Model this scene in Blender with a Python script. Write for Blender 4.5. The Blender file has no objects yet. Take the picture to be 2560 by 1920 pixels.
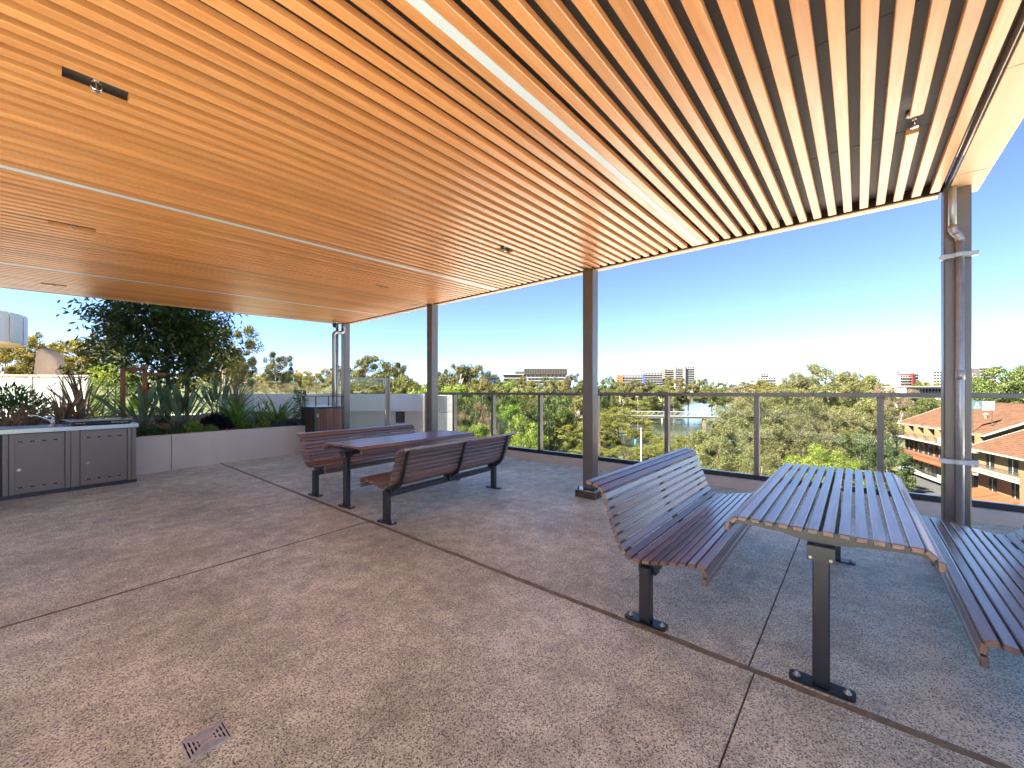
import bpy, math, random
import numpy as np
from mathutils import Vector, Matrix
SC = bpy.context.scene
COL = SC.collection
PI = math.pi
# ------------------------------------------------------------------ camera
EYE = 1.38
FPX = 1015.0; CX = 1280.0; HY = 979.5          # focal length / horizon in photo pixels
TH = PI/2 + math.atan((91-CX)/FPX)             # +x (towards the balustrade) is this far right of the view axis
FW = np.array([math.cos(TH), math.sin(TH), 0.0]); RT = np.array([math.sin(TH), -math.cos(TH), 0.0])
cam = bpy.data.cameras.new('camera'); co = bpy.data.objects.new('camera', cam); COL.objects.link(co)
cam.sensor_width = 36; cam.lens = 36*FPX/2560; cam.shift_y = (HY-960)/2560
cam.clip_start = 0.05; cam.clip_end = 20000
co.location = (0, 0, EYE); co.rotation_euler = (PI/2, 0, TH-PI/2)
SC.camera = co
# ------------------------------------------------------------------ sky, sun, exposure
SUN_EL = math.radians(44); SUN_AZ = (-0.90, 0.436)
w = bpy.data.worlds.new('World'); SC.world = w; w.use_nodes = True
nt = w.node_tree; nt.nodes.clear()
sky = nt.nodes.new('ShaderNodeTexSky'); sky.sky_type = 'NISHITA'; sky.sun_disc = False
sky.sun_elevation = SUN_EL; sky.sun_rotation = math.atan2(SUN_AZ[0], SUN_AZ[1])
sky.air_density = 0.34; sky.dust_density = 0.05; sky.ozone_density = 2.0; sky.altitude = 0
bg = nt.nodes.new('ShaderNodeBackground'); bg.inputs[1].default_value = 0.05
wo = nt.nodes.new('ShaderNodeOutputWorld')
nt.links.new(sky.outputs[0], bg.inputs[0]); nt.links.new(bg.outputs[0], wo.inputs[0])
sl = bpy.data.lights.new('sun', 'SUN'); sl.energy = 5.0; sl.angle = math.radians(0.5); sl.color = (1.0, 0.89, 0.74)
so = bpy.data.objects.new('sun', sl); COL.objects.link(so)
sd = Vector((SUN_AZ[0]*math.cos(SUN_EL), SUN_AZ[1]*math.cos(SUN_EL), math.sin(SUN_EL)))
so.rotation_euler = sd.to_track_quat('Z', 'Y').to_euler(); so.location = sd*60
SC.view_settings.view_transform = 'Standard'; SC.view_settings.look = 'None'
SC.view_settings.gamma = 1.0; SC.view_settings.exposure = 3.32; SC.view_settings.use_curve_mapping = False
SC.render.engine = 'CYCLES'
SC.cycles.use_denoising = True
SC.cycles.max_bounces = 10; SC.cycles.diffuse_bounces = 6; SC.cycles.glossy_bounces = 4
SC.cycles.transparent_max_bounces = 12; SC.cycles.transmission_bounces = 6
SC.cycles.sample_clamp_indirect = 8; SC.cycles.caustics_reflective = False; SC.cycles.caustics_refractive = False
# ------------------------------------------------------------------ pixel -> world helpers (photo pixels, used once to place things)
def ray(u, v): return FW + RT*((u-CX)/FPX) + np.array([0, 0, -(v-HY)/FPX])
def at_d(u, v, d): return np.array([0, 0, EYE]) + ray(u, v)*d
def at_z(u, v, z): r = ray(u, v); return np.array([0, 0, EYE]) + r*((z-EYE)/r[2])
def at_y(u, v, y): r = ray(u, v); return np.array([0, 0, EYE]) + r*(y/r[1])
# ------------------------------------------------------------------ object helpers
def empty(name, loc=(0, 0, 0), rz=0.0, label=None, cat=None, group=None, scale=None, kind=None):
    o = bpy.data.objects.new(name, None); COL.objects.link(o)
    o.location = loc; o.rotation_euler = (0, 0, rz); o.empty_display_size = 0.1
    if scale is not None: o.scale = scale
    tag(o, label, cat, group, kind); return o
def tag(o, label=None, cat=None, group=None, kind=None):
    if label: o['label'] = label
    if cat: o['category'] = cat
    if group: o['group'] = group
    if kind: o['kind'] = kind
    return o
def inst(name, mesh, parent=None, loc=(0, 0, 0), rz=0.0, mat=None):
    o = bpy.data.objects.new(name, mesh); COL.objects.link(o); o.parent = parent
    o.location = loc; o.rotation_euler = (0, 0, rz)
    return o
def copy_tree(o, parent=None):
    c = o.copy(); COL.objects.link(c); c.parent = parent
    for ch in list(o.children): copy_tree(ch, c)
    return c
class MB:
    """collects faces, builds one mesh object"""
    def __init__(s): s.v = []; s.f = []; s.sm = []
    def add(s, vs, fs, smooth=False):
        b = len(s.v); s.v.extend([tuple(map(float, p)) for p in vs])
        for f in fs: s.f.append(tuple(b+i for i in f)); s.sm.append(smooth)
        return s
    def box(s, x0, x1, y0, y1, z0, z1, M=None):
        vs = [(x, y, z) for z in (z0, z1) for y in (y0, y1) for x in (x0, x1)]
        if M is not None: vs = [M @ Vector(p) for p in vs]
        return s.add(vs, [(0, 2, 3, 1), (4, 5, 7, 6), (0, 1, 5, 4), (2, 6, 7, 3), (0, 4, 6, 2), (1, 3, 7, 5)])
    def cbox(s, x0, x1, y0, y1, z0, z1, c=0.004, M=None):
        """box with chamfered edges"""
        vs = []; idx = {}
        X = (x0, x1); Y = (y0, y1); Z = (z0, z1)
        for i in (0, 1):
            for j in (0, 1):
                for k in (0, 1):
                    sx, sy, sz = (1-2*i)*c, (1-2*j)*c, (1-2*k)*c
                    idx[(i, j, k)] = len(vs)
                    vs += [(X[i], Y[j]+sy, Z[k]+sz), (X[i]+sx, Y[j], Z[k]+sz), (X[i]+sx, Y[j]+sy, Z[k])]
        f = []
        g = lambda i, j, k, a: idx[(i, j, k)]+a
        for i in (0, 1):
            q = [g(i, 0, 0, 0), g(i, 1, 0, 0), g(i, 1, 1, 0), g(i, 0, 1, 0)]; f.append(q if i else q[::-1])
            q = [g(0, i, 0, 1), g(1, i, 0, 1), g(1, i, 1, 1), g(0, i, 1, 1)]; f.append(q[::-1] if i else q)
            q = [g(0, 0, i, 2), g(1, 0, i, 2), g(1, 1, i, 2), g(0, 1, i, 2)]; f.append(q if i else q[::-1])
        for a in (0, 1):
            for b in (0, 1):
                f.append([g(a, b, 0, 0), g(a, b, 0, 1), g(a, b, 1, 1), g(a, b, 1, 0)])
                f.append([g(a, 0, b, 0), g(a, 0, b, 2), g(a, 1, b, 2), g(a, 1, b, 0)])
                f.append([g(0, a, b, 1), g(0, a, b, 2), g(1, a, b, 2), g(1, a, b, 1)])
        for t in idx.values(): f.append([t, t+1, t+2])
        if M is not None: vs = [M @ Vector(p) for p in vs]
        return s.add(vs, f)
    def prism(s, poly, axis, a, b, M=None, smooth=False):
        """polygon (2D) extruded along axis 'x','y','z' from a to b"""
        def p3(p, t):
            if axis == 'x': return (t, p[0], p[1])
            if axis == 'y': return (p[0], t, p[1])
            return (p[0], p[1], t)
        n = len(poly); vs = [p3(p, a) for p in poly]+[p3(p, b) for p in poly]
        if M is not None: vs = [M @ Vector(p) for p in vs]
        base = len(s.v)
        s.add(vs, [], False)
        for i in range(n):
            s.f.append((base+i, base+(i+1) % n, base+n+(i+1) % n, base+n+i)); s.sm.append(smooth)
        s.f.append(tuple(base+i for i in range(n))[::-1]); s.sm.append(False)
        s.f.append(tuple(base+n+i for i in range(n))); s.sm.append(False)
        return s
    def cyl(s, p0, p1, r0, r1=None, n=12, cap=True):
        return s.tube([p0, p1], [r0, r0 if r1 is None else r1], n, cap)
    def tube(s, pts, rad, n=10, cap=True):
        pts = [Vector(p) for p in pts]
        if not hasattr(rad, '__len__'): rad = [rad]*len(pts)
        base = len(s.v); ref = None
        for i, p in enumerate(pts):
            t = (pts[min(i+1, len(pts)-1)]-pts[max(i-1, 0)]).normalized()
            if ref is None: ref = Vector((0, 0, 1)) if abs(t.z) < .9 else Vector((1, 0, 0))
            a = t.cross(ref).normalized(); b = a.cross(t).normalized(); ref = b
            for k in range(n):
                q = p+(a*math.cos(2*PI*k/n)+b*math.sin(2*PI*k/n))*rad[i]; s.v.append(tuple(q))
        for i in range(len(pts)-1):
            for k in range(n):
                k2 = (k+1) % n
                s.f.append((base+i*n+k, base+i*n+k2, base+(i+1)*n+k2, base+(i+1)*n+k)); s.sm.append(True)
        if cap:
            s.f.append(tuple(base+k for k in range(n))[::-1]); s.sm.append(False)
            e = base+(len(pts)-1)*n; s.f.append(tuple(e+k for k in range(n))); s.sm.append(False)
        return s
    def lathe(s, prof, n=16, c=(0, 0, 0)):
        base = len(s.v)
        for r, z in prof:
            for k in range(n): s.v.append((c[0]+r*math.cos(2*PI*k/n), c[1]+r*math.sin(2*PI*k/n), c[2]+z))
        for i in range(len(prof)-1):
            for k in range(n):
                k2 = (k+1) % n
                s.f.append((base+i*n+k, base+i*n+k2, base+(i+1)*n+k2, base+(i+1)*n+k)); s.sm.append(True)
        s.f.append(tuple(base+k for k in range(n))[::-1]); s.sm.append(False)
        e = base+(len(prof)-1)*n; s.f.append(tuple(e+k for k in range(n))); s.sm.append(False)
        return s
    def mesh(s, name, mat=None):
        me = bpy.data.meshes.new(name); me.from_pydata(s.v, [], s.f)
        me.polygons.foreach_set('use_smooth', s.sm); me.update()
        if mat: me.materials.append(MAT[mat] if isinstance(mat, str) else mat)
        return me
    def build(s, name, mat, parent=None, loc=(0, 0, 0), rz=0.0):
        return inst(name, s.mesh(name, mat), parent, loc, rz)
def np_mesh(name, V, F, mat, smooth=False):
    """V (n,3), F (m,4) or (m,3) arrays -> mesh"""
    me = bpy.data.meshes.new(name); k = F.shape[1]
    me.vertices.add(len(V)); me.vertices.foreach_set('co', np.asarray(V, np.float32).ravel())
    me.loops.add(F.size); me.loops.foreach_set('vertex_index', np.asarray(F, np.int32).ravel())
    me.polygons.add(len(F)); me.polygons.foreach_set('loop_start', np.arange(0, F.size, k, dtype=np.int32))
    me.polygons.foreach_set('loop_total', np.full(len(F), k, np.int32))
    if smooth: me.polygons.foreach_set('use_smooth', np.ones(len(F), bool))
    me.update(calc_edges=True); me.validate()
    me.materials.append(MAT[mat] if isinstance(mat, str) else mat)
    return me
def rotM(axis, ang, c=(0, 0, 0)):
    return Matrix.Translation(c) @ Matrix.Rotation(ang, 4, axis) @ Matrix.Translation([-q for q in c])
# ------------------------------------------------------------------ materials
MAT = {}
def newmat(name):
    m = bpy.data.materials.new(name); m.use_nodes = True; MAT[name] = m
    n = m.node_tree.nodes; b = n['Principled BSDF']; return m, m.node_tree, b
def N(t, typ, **kw):
    n = t.nodes.new(typ)
    for k, v in kw.items():
        if k.startswith('i_'):
            key = k[2:]; n.inputs[int(key) if key.isdigit() else key].default_value = v
        else: setattr(n, k, v)
    return n
def ramp(t, stops):
    r = t.nodes.new('ShaderNodeValToRGB'); e = r.color_ramp.elements
    while len(e) < len(stops): e.new(0.5)
    for q, (p, c) in zip(e, stops): q.position = p; q.color = (*c, 1) if len(c) == 3 else c
    return r
def plain(name, col, rough=0.5, metal=0.0, spec=0.5, var=0.12, scale=6.0, bump=0.0, bscale=200.0, coat=0.0, stretch=None):
    """principled with mottled colour and slight roughness variation"""
    m, t, b = newmat(name)
    tc = N(t, 'ShaderNodeTexCoord'); L = t.links.new
    src = tc.outputs['Object']
    if stretch:
        mp = N(t, 'ShaderNodeMapping'); mp.inputs['Scale'].default_value = stretch; L(src, mp.inputs[0]); src = mp.outputs[0]
    nz = N(t, 'ShaderNodeTexNoise', i_Scale=scale, i_Detail=6.0, i_Roughness=0.6); L(src, nz.inputs['Vector'])
    c = np.array(col); r = ramp(t, [(0.3, tuple(c*(1-var))), (0.7, tuple(np.minimum(c*(1+var), 1)))])
    L(nz.outputs[0], r.inputs[0]); L(r.outputs[0], b.inputs['Base Color'])
    mr = N(t, 'ShaderNodeMapRange'); mr.inputs['To Min'].default_value = max(rough-0.06, .02); mr.inputs['To Max'].default_value = min(rough+0.08, 1)
    L(nz.outputs[0], mr.inputs[0]); L(mr.outputs[0], b.inputs['Roughness'])
    b.inputs['Metallic'].default_value = metal; b.inputs['Specular IOR Level'].default_value = spec
    if coat: b.inputs['Coat Weight'].default_value = coat; b.inputs['Coat Roughness'].default_value = 0.25
    if bump:
        n2 = N(t, 'ShaderNodeTexNoise', i_Scale=bscale, i_Detail=3.0); L(src, n2.inputs['Vector'])
        bp = N(t, 'ShaderNodeBump', i_Strength=bump, i_Distance=0.004); L(n2.outputs[0], bp.inputs['Height']); L(bp.outputs[0], b.inputs['Normal'])
    return m
def wood(name, c0, c1, rough, along='x', objvar=0.18, spec=0.5, coat=0.0, grain=38.0, bump=0.15):
    """timber with grain along one axis, tone different for each piece"""
    m, t, b = newmat(name); L = t.links.new
    tc = N(t, 'ShaderNodeTexCoord'); oi = N(t, 'ShaderNodeObjectInfo')
    mp = N(t, 'ShaderNodeMapping'); s = {'x': (0.05, 1, 1), 'y': (1, 0.05, 1), 'z': (1, 1, 0.05)}[along]
    mp.inputs['Scale'].default_value = s; L(tc.outputs['Object'], mp.inputs[0])
    cmb = N(t, 'ShaderNodeVectorMath', operation='SCALE'); cmb.inputs[0].default_value = (7.3, 5.1, 3.7)
    L(oi.outputs['Random'], cmb.inputs['Scale']); ad = N(t, 'ShaderNodeVectorMath', operation='ADD')
    L(mp.outputs[0], ad.inputs[0]); L(cmb.outputs[0], ad.inputs[1])
    nz = N(t, 'ShaderNodeTexNoise', i_Scale=grain, i_Detail=8.0, i_Roughness=0.65, i_Distortion=0.6); L(ad.outputs[0], nz.inputs['Vector'])
    r = ramp(t, [(0.28, c0), (0.72, c1)]); L(nz.outputs[0], r.inputs[0])
    hs = N(t, 'ShaderNodeHueSaturation'); L(r.outputs[0], hs.inputs['Color'])
    mr = N(t, 'ShaderNodeMapRange'); mr.inputs['To Min'].default_value = 1-objvar; mr.inputs['To Max'].default_value = 1+objvar
    L(oi.outputs['Random'], mr.inputs[0]); L(mr.outputs[0], hs.inputs['Value']); L(hs.outputs[0], b.inputs['Base Color'])
    m2 = N(t, 'ShaderNodeMapRange'); m2.inputs['To Min'].default_value = rough+.1; m2.inputs['To Max'].default_value = max(rough-.08, .05)
    L(nz.outputs[0], m2.inputs[0]); L(m2.outputs[0], b.inputs['Roughness'])
    b.inputs['Specular IOR Level'].default_value = spec
    if coat: b.inputs['Coat Weight'].default_value = coat; b.inputs['Coat Roughness'].default_value = 0.27; b.inputs['Coat IOR'].default_value = 1.5 if coat < .9 else 1.62
    bp = N(t, 'ShaderNodeBump', i_Strength=bump, i_Distance=0.002); L(nz.outputs[0], bp.inputs['Height']); L(bp.outputs[0], b.inputs['Normal'])
    return m
def glass(name, tint=(0.93, 0.97, 0.95), rough=0.0, ior=1.5, boost=1.0, frost=0.0):
    m, t, b = newmat(name); L = t.links.new; t.nodes.remove(b); out = t.nodes['Material Output']
    tr = N(t, 'ShaderNodeBsdfTransparent'); tr.inputs[0].default_value = (*tint, 1)
    gl = N(t, 'ShaderNodeBsdfGlossy'); gl.inputs['Roughness'].default_value = rough
    fr = N(t, 'ShaderNodeFresnel', i_IOR=ior); mu = N(t, 'ShaderNodeMath', operation='MULTIPLY'); mu.inputs[1].default_value = boost; mu.use_clamp = True
    L(fr.outputs[0], mu.inputs[0]); mx = N(t, 'ShaderNodeMixShader'); L(mu.outputs[0], mx.inputs[0]); L(tr.outputs[0], mx.inputs[1]); L(gl.outputs[0], mx.inputs[2])
    L(mx.outputs[0], out.inputs[0]); return m
def foliage(name, c0, c1, trans=0.35, clump=0.5, rough=0.55, objvar=0.2, hue=0.03, spec=0.3):
    """leaves: tone varies by clump, by leaf and by plant; some light passes through"""
    m, t, b = newmat(name); L = t.links.new; out = t.nodes['Material Output']
    geo = N(t, 'ShaderNodeNewGeometry'); oi = N(t, 'ShaderNodeObjectInfo')
    nz = N(t, 'ShaderNodeTexNoise', i_Scale=clump, i_Detail=2.0); L(geo.outputs['Position'], nz.inputs['Vector'])
    wn = N(t, 'ShaderNodeMath', operation='MULTIPLY_ADD'); wn.inputs[1].default_value = 0.5; wn.inputs[2].default_value = -0.25
    L(geo.outputs['Random Per Island'], wn.inputs[0]); ad = N(t, 'ShaderNodeMath', operation='ADD'); L(nz.outputs[0], ad.inputs[0]); L(wn.outputs[0], ad.inputs[1])
    r = ramp(t, [(0.25, c0), (0.75, c1)]); L(ad.outputs[0], r.inputs[0])
    hs = N(t, 'ShaderNodeHueSaturation'); L(r.outputs[0], hs.inputs['Color'])
    mr = N(t, 'ShaderNodeMapRange'); mr.inputs['To Min'].default_value = 1-objvar; mr.inputs['To Max'].default_value = 1+objvar; L(oi.outputs['Random'], mr.inputs[0]); L(mr.outputs[0], hs.inputs['Value'])
    m2 = N(t, 'ShaderNodeMapRange'); m2.inputs['To Min'].default_value = .5-hue; m2.inputs['To Max'].default_value = .5+hue
    fr = N(t, 'ShaderNodeMath', operation='FRACT'); mm = N(t, 'ShaderNodeMath', operation='MULTIPLY'); mm.inputs[1].default_value = 17.3
    L(oi.outputs['Random'], mm.inputs[0]); L(mm.outputs[0], fr.inputs[0]); L(fr.outputs[0], m2.inputs[0]); L(m2.outputs[0], hs.inputs['Hue'])
    L(hs.outputs[0], b.inputs['Base Color']); b.inputs['Roughness'].default_value = rough; b.inputs['Specular IOR Level'].default_value = spec
    tl = N(t, 'ShaderNodeBsdfTranslucent'); br = N(t, 'ShaderNodeMixRGB', blend_type='MULTIPLY', i_Fac=1.0); br.inputs['Color2'].default_value = (1.3, 1.35, 0.6, 1)
    L(hs.outputs[0], br.inputs['Color1']); L(br.outputs[0], tl.inputs[0])
    mx = N(t, 'ShaderNodeMixShader', i_0=trans); L(b.outputs[0], mx.inputs[1]); L(tl.outputs[0], mx.inputs[2]); L(mx.outputs[0], out.inputs[0])
    return m
# --- terrace floor: exposed-aggregate concrete
def floor_mat():
    m, t, b = newmat('aggregate'); L = t.links.new
    tc = N(t, 'ShaderNodeNewGeometry'); P = tc.outputs['Position']
    v1 = N(t, 'ShaderNodeTexVoronoi', i_Scale=128.0); L(P, v1.inputs['Vector'])
    v2 = N(t, 'ShaderNodeTexVoronoi', i_Scale=260.0); L(P, v2.inputs['Vector'])
    sp = N(t, 'ShaderNodeSeparateColor'); L(v1.outputs['Color'], sp.inputs[0])
    r1 = ramp(t, [(0.0, (.035, .04, .05)), (0.28, (.09, .095, .105)), (0.45, (.20, .19, .175)), (0.60, (.38, .36, .33)), (0.74, (.12, .135, .155)), (0.88, (.30, .21, .14)), (1.0, (.66, .65, .64))])
    L(sp.outputs[0], r1.inputs[0])
    s2 = N(t, 'ShaderNodeSeparateColor'); L(v2.outputs['Color'], s2.inputs[0])
    r2 = ramp(t, [(0.0, (.27, .265, .255)), (0.5, (.37, .365, .355)), (1.0, (.49, .485, .475))]); L(s2.outputs[1], r2.inputs[0])
    ms = N(t, 'ShaderNodeMapRange'); ms.inputs['From Min'].default_value = .40; ms.inputs['From Max'].default_value = .52; L(v1.outputs['Distance'], ms.inputs[0])
    mx = N(t, 'ShaderNodeMixRGB'); L(ms.outputs[0], mx.inputs[0]); L(r1.outputs[0], mx.inputs[1]); L(r2.outputs[0], mx.inputs[2])
    n1 = N(t, 'ShaderNodeTexNoise', i_Scale=1.1, i_Detail=6.0, i_Roughness=.62); L(P, n1.inputs['Vector'])
    rr = ramp(t, [(0.30, (1.52, 1.70, 1.36)), (0.48, (2.08, 2.32, 1.92)), (0.68, (2.68, 2.96, 2.56))]); L(n1.outputs[0], rr.inputs[0])
    m2 = N(t, 'ShaderNodeMixRGB', blend_type='MULTIPLY', i_Fac=1.0); L(mx.outputs[0], m2.inputs[1]); L(rr.outputs[0], m2.inputs[2])
    n3 = N(t, 'ShaderNodeTexNoise', i_Scale=7.0, i_Detail=5.0); L(P, n3.inputs['Vector'])
    r3 = ramp(t, [(0.32, (.80, .80, .80)), (0.68, (1.16, 1.16, 1.16))]); L(n3.outputs[0], r3.inputs[0])
    m3 = N(t, 'ShaderNodeMixRGB', blend_type='MULTIPLY', i_Fac=1.0); L(m2.outputs[0], m3.inputs[1]); L(r3.outputs[0], m3.inputs[2])
    L(m3.outputs[0], b.inputs['Base Color'])
    rg = N(t, 'ShaderNodeMapRange'); rg.inputs['To Min'].default_value = .32; rg.inputs['To Max'].default_value = .55; L(sp.outputs[1], rg.inputs[0]); L(rg.outputs[0], b.inputs['Roughness'])
    b.inputs['Specular IOR Level'].default_value = 0.45
    bp = N(t, 'ShaderNodeBump', i_Strength=.55, i_Distance=.004); bp.invert = True; L(v1.outputs['Distance'], bp.inputs['Height']); L(bp.outputs[0], b.inputs['Normal'])
floor_mat()
plain('sealant_bead', (.27, .245, .17), .9, var=.35, scale=18, bump=.5, bscale=120)
plain('joint_sealant', (.20, .115, .055), .9, var=.45, scale=25, bump=.5, bscale=120)
plain('joint_dark', (.09, .065, .045), .95, var=.4, scale=30)
plain('kerb_paint', (.62, .54, .46), .75, var=.07, scale=3, bump=.08, bscale=90)
plain('planter_paint', (.68, .63, .55), .7, var=.05, scale=2.2, bump=.06, bscale=120)
plain('white_render', (.80, .79, .77), .75, var=.05, scale=1.5, bump=.05)
plain('bronze', (.20, .172, .150), .36, metal=.45, var=.10, scale=5)
plain('bronze_light', (.30, .265, .24), .38, metal=.35, var=.08, scale=4)
plain('dark_channel', (.022, .02, .019), .35, var=.15, scale=8)
plain('galvanised', (.46, .47, .47), .40, metal=.6, var=.14, scale=14)
plain('steel', (.62, .61, .60), .22, metal=1.0, var=.06, scale=9, stretch=(.2, 1, 1))
plain('chrome', (.80, .80, .80), .08, metal=1.0, var=.02)
plain('copper_ring', (.36, .19, .13), .6, var=.2)
plain('black_steel', (.014, .015, .018), .30, var=.3, scale=30, spec=1.0)
plain('bolt_zinc', (.55, .52, .46), .35, metal=.8, var=.2, scale=60)
plain('plinth_metal', (.16, .135, .11), .28, metal=.7, var=.35, scale=12)
plain('cabinet', (.24, .21, .175), .42, metal=.35, var=.06, scale=3)
plain('cabinet_dark', (.035, .033, .031), .45, metal=.3, var=.1)
plain('slot_black', (.004, .004, .004), .9, var=.1)
plain('black_plastic', (.012, .012, .013), .3, var=.1)
plain('yellow_mark', (.75, .5, .03), .5, var=.05)
plain('led_white', (.74, .82, .92), .45, var=.015)
plain('ceiling_back', (.09, .085, .085), .6, var=.12, scale=2)
plain('drain_metal', (.62, .66, .64), .45, metal=.1, var=.2, scale=40)
plain('canvas_dark', (.03, .03, .032), .5)
wood('ceiling_wood', (.66, .265, .085), (.82, .395, .165), .32, 'x', .13, spec=.5, grain=30, bump=.03, coat=.3)
wood('soffit_wood', (.76, .48, .26), (.82, .54, .31), .42, 'x', .03, spec=.4, grain=14, bump=.02)
wood('jarrah', (.115, .055, .038), (.29, .155, .105), .36, 'x', .32, spec=.6, coat=.92, bump=.4)
wood('bin_timber', (.13, .06, .04), (.30, .15, .095), .5, 'z', .45, spec=.4)
wood('bin_timber_dark', (.03, .017, .013), (.055, .03, .022), .5, 'z', .3, spec=.4)
wood('stake', (.22, .10, .045), (.36, .17, .08), .7, 'z', .15)
wood('bark', (.06, .042, .03), (.16, .12, .09), .9, 'z', .2, bump=.6, grain=20)
wood('bark_pale', (.24, .19, .15), (.42, .36, .30), .85, 'z', .15, bump=.4, grain=9)
glass('glass_rail', (.93, .96, .95), boost=.3)
glass('glass_pool', (.86, .94, .91), boost=.5)
plain('bounce_pale', (.74, .72, .68), .8, var=.08, scale=2)
plain('low_bounce_grey', (.10, .10, .10), .8, var=.1)
plain('bounce_grey', (.34, .33, .31), .85, var=.1)
plain('joint_rust', (.24, .15, .085), .95, var=.4, scale=30)
plain('bounce_white', (.84, .82, .79), .8, var=.05)
random.seed(7)
# ------------------------------------------------------------------ terrace floor with recessed joints
fl = MB().box(-4.4, 6.9, -1.9, 12.8, -.30, -.012).build('terrace_floor', 'joint_sealant'); tag(fl, kind='structure')
XJ = 2.30; gw = .011
def ya(x): return 3.815+(x+.138)*(4.208-3.815)/6.437          # slightly skewed cross joint
def panel(x0, x1, a, b):
    poly = [(x0, a(x0)), (x1, a(x1)), (x1, b(x1)), (x0, b(x0))]
    MB().prism(poly, 'z', -.011, 0).build('floor_panel', 'aggregate', fl)
xs = [(-4.4, XJ-.013), (XJ+.017, 6.49)]
for i, (x0, x1) in enumerate(xs):
    yb = .39 if i == 0 else .42
    panel(x0, x1, lambda x: -1.9, lambda x, q=yb: q-.004)
    gj = .012 if i == 0 else .006
    panel(x0, x1, lambda x, q=yb: q+.004, lambda x, g=gj: ya(x)-g)
    panel(x0, x1, lambda x, g=gj: ya(x)+g, lambda x: 12.8)
random.seed(3)
m = MB(); y = -1.9                                               # ragged brown sealant bead in the long joint
pts = []
while y < 12.6:
    pts.append((y, random.uniform(-.004, .004), random.uniform(-.005, .005))); y += .11
vs = [(XJ-.017+a, y, .0012) for y, a, b in pts]+[(XJ+.027+b, y, .0012) for y, a, b in pts]; n = len(pts)
MB().add(vs, [(i, n+i, n+i+1, i+1) for i in range(n-1)]).build('joint_sealant', 'sealant_bead', fl)
pts = [(x, random.uniform(-.003, .003), random.uniform(-.003, .003)) for x in np.arange(-1.0, XJ-.03, .09)]; n = len(pts)
MB().add([(x, ya(x)-.0085+a, .001) for x, a, b in pts]+[(x, ya(x)+.0085+b, .001) for x, a, b in pts], [(i, i+1, n+i+1, n+i) for i in range(n-1)]).build('cross_joint', 'joint_rust', fl)
# ------------------------------------------------------------------ kerb under the balustrade
kp = [(6.49, -.3), (6.95, -.3), (6.95, .139), (6.515, .139), (6.49, .118)]
kb = MB().prism([(x, z) for x, z in kp], 'y', -1.9, 8.62).build('terrace_kerb', 'kerb_paint'); tag(kb, kind='structure')
# ------------------------------------------------------------------ the building that carries the terrace
bl = empty('apartment_building', (0, 0, -15), label='pale rendered apartment building that carries the terrace', cat='building')
MB().box(-24, 6.93, -1.9, 9.49, 0, 14.69).build('lower_wall', 'white_render', bl)
MB().box(-24, 6.93, -24, -1.901, 0, 11).build('unseen_dark_mass', 'low_bounce_grey', bl)  # unseen dark mass, added to keep bounce light off the slat sides
rt = MB().box(-24, -4.41, 2.6, 9.49, -.3, .0).build('rear_bounce_slab', 'bounce_grey'); tag(rt, kind='structure')  # unseen slab behind the camera, added and toned for its bounce light
rg_ = MB().box(-24, -4.41, -1.9, 2.59, -.3, -.01).build('rear_dark_slab', 'low_bounce_grey'); tag(rg_, kind='structure')  # unseen dark slab, added to limit bounce light from this side
lr_ = MB().box(6.96, 24, -16, 28, -4.4, -4.0).build('low_bounce_sheet', 'bounce_white'); tag(lr_, kind='structure')  # unseen white sheet added below the kerb to bounce sun onto the ceiling
cy_ = MB().box(7, 68, -45, 50, -.1, .1).build('ground_bounce_sheet', 'bounce_pale', None, (0, 0, -14.9)); tag(cy_, kind='structure')  # unseen pale ground sheet added to throw sunlight up at the ceiling
# ------------------------------------------------------------------ canopy roof
SL = .0214
roof = empty('canopy_roof', (4.70, 0, 2.985), label='timber-look slatted canopy roof over the terrace', cat='roof')
roof.rotation_euler = (0, -math.atan(SL), 0)
PITCH = .108; SW = .058; SH = .036; Y0 = 1.315; XB = -8.3
def slat_mesh(a, b):
    h = SW/2; c = .003
    prof = [(-h, c), (-h+c, 0), (h-c, 0), (h, c), (h, SH), (-h, SH)]
    return MB().prism(prof, 'x', a, b).mesh('slat', 'ceiling_wood')
full = slat_mesh(XB, 0)
cuts = {}                                                        # slat index -> list of cut-outs (local x)
SPR = [(.193, 2.83, .116), (3.37, -.215, .11), (3.384, 2.94, .103), (.215, 5.50, .15), (.163, 8.575, .12), (3.375, 5.495, .11)]
ys = [Y0-PITCH/2-PITCH*k for k in range(16, -1, -1)]+[Y0+PITCH/2+PITCH*k for k in range(74)]
spr_at = []
for sx, sy, hw in SPR:
    k = min(range(len(ys)), key=lambda i: abs(ys[i]-sy)); cuts.setdefault(k, []).append((sx-4.70-hw, sx-4.70+hw)); spr_at.append((sx, ys[k]))
for k, y in enumerate(ys):
    if k not in cuts: inst('slat', full, roof, (0, y, 0)); continue
    a = XB
    for c0, c1 in sorted(cuts[k]):
        inst('slat', slat_mesh(a, c0), roof, (0, y, 0)); a = c1
    inst('slat', slat_mesh(a, 0), roof, (0, y, 0))
x = XB
while x < .03:                                                   # dark backing sheets with narrow laps
    x1 = min(x+1.2, .05); MB().box(x, x1-.008, -.53, 9.33, .080, .095).build('backing_sheet', 'ceiling_back', roof); x += 1.2
MB().box(.052, .060, -.53, 9.33, .005, .095).build('edge_channel', 'dark_channel', roof)
MB().cbox(.062, .17, -.50, 9.30, -.004, .30, .004).build('edge_trim', 'soffit_wood', roof)
for a, b in [(-8.3, -5.75), (-5.742, -4.40), (-4.392, -3.0), (-2.992, -1.65), (-1.642, -.302), (-.294, .19)]:
    MB().cbox(a, b, -.725, -.545, -.004, .02, .002).build('soffit_panel', 'soffit_wood', roof)
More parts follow.
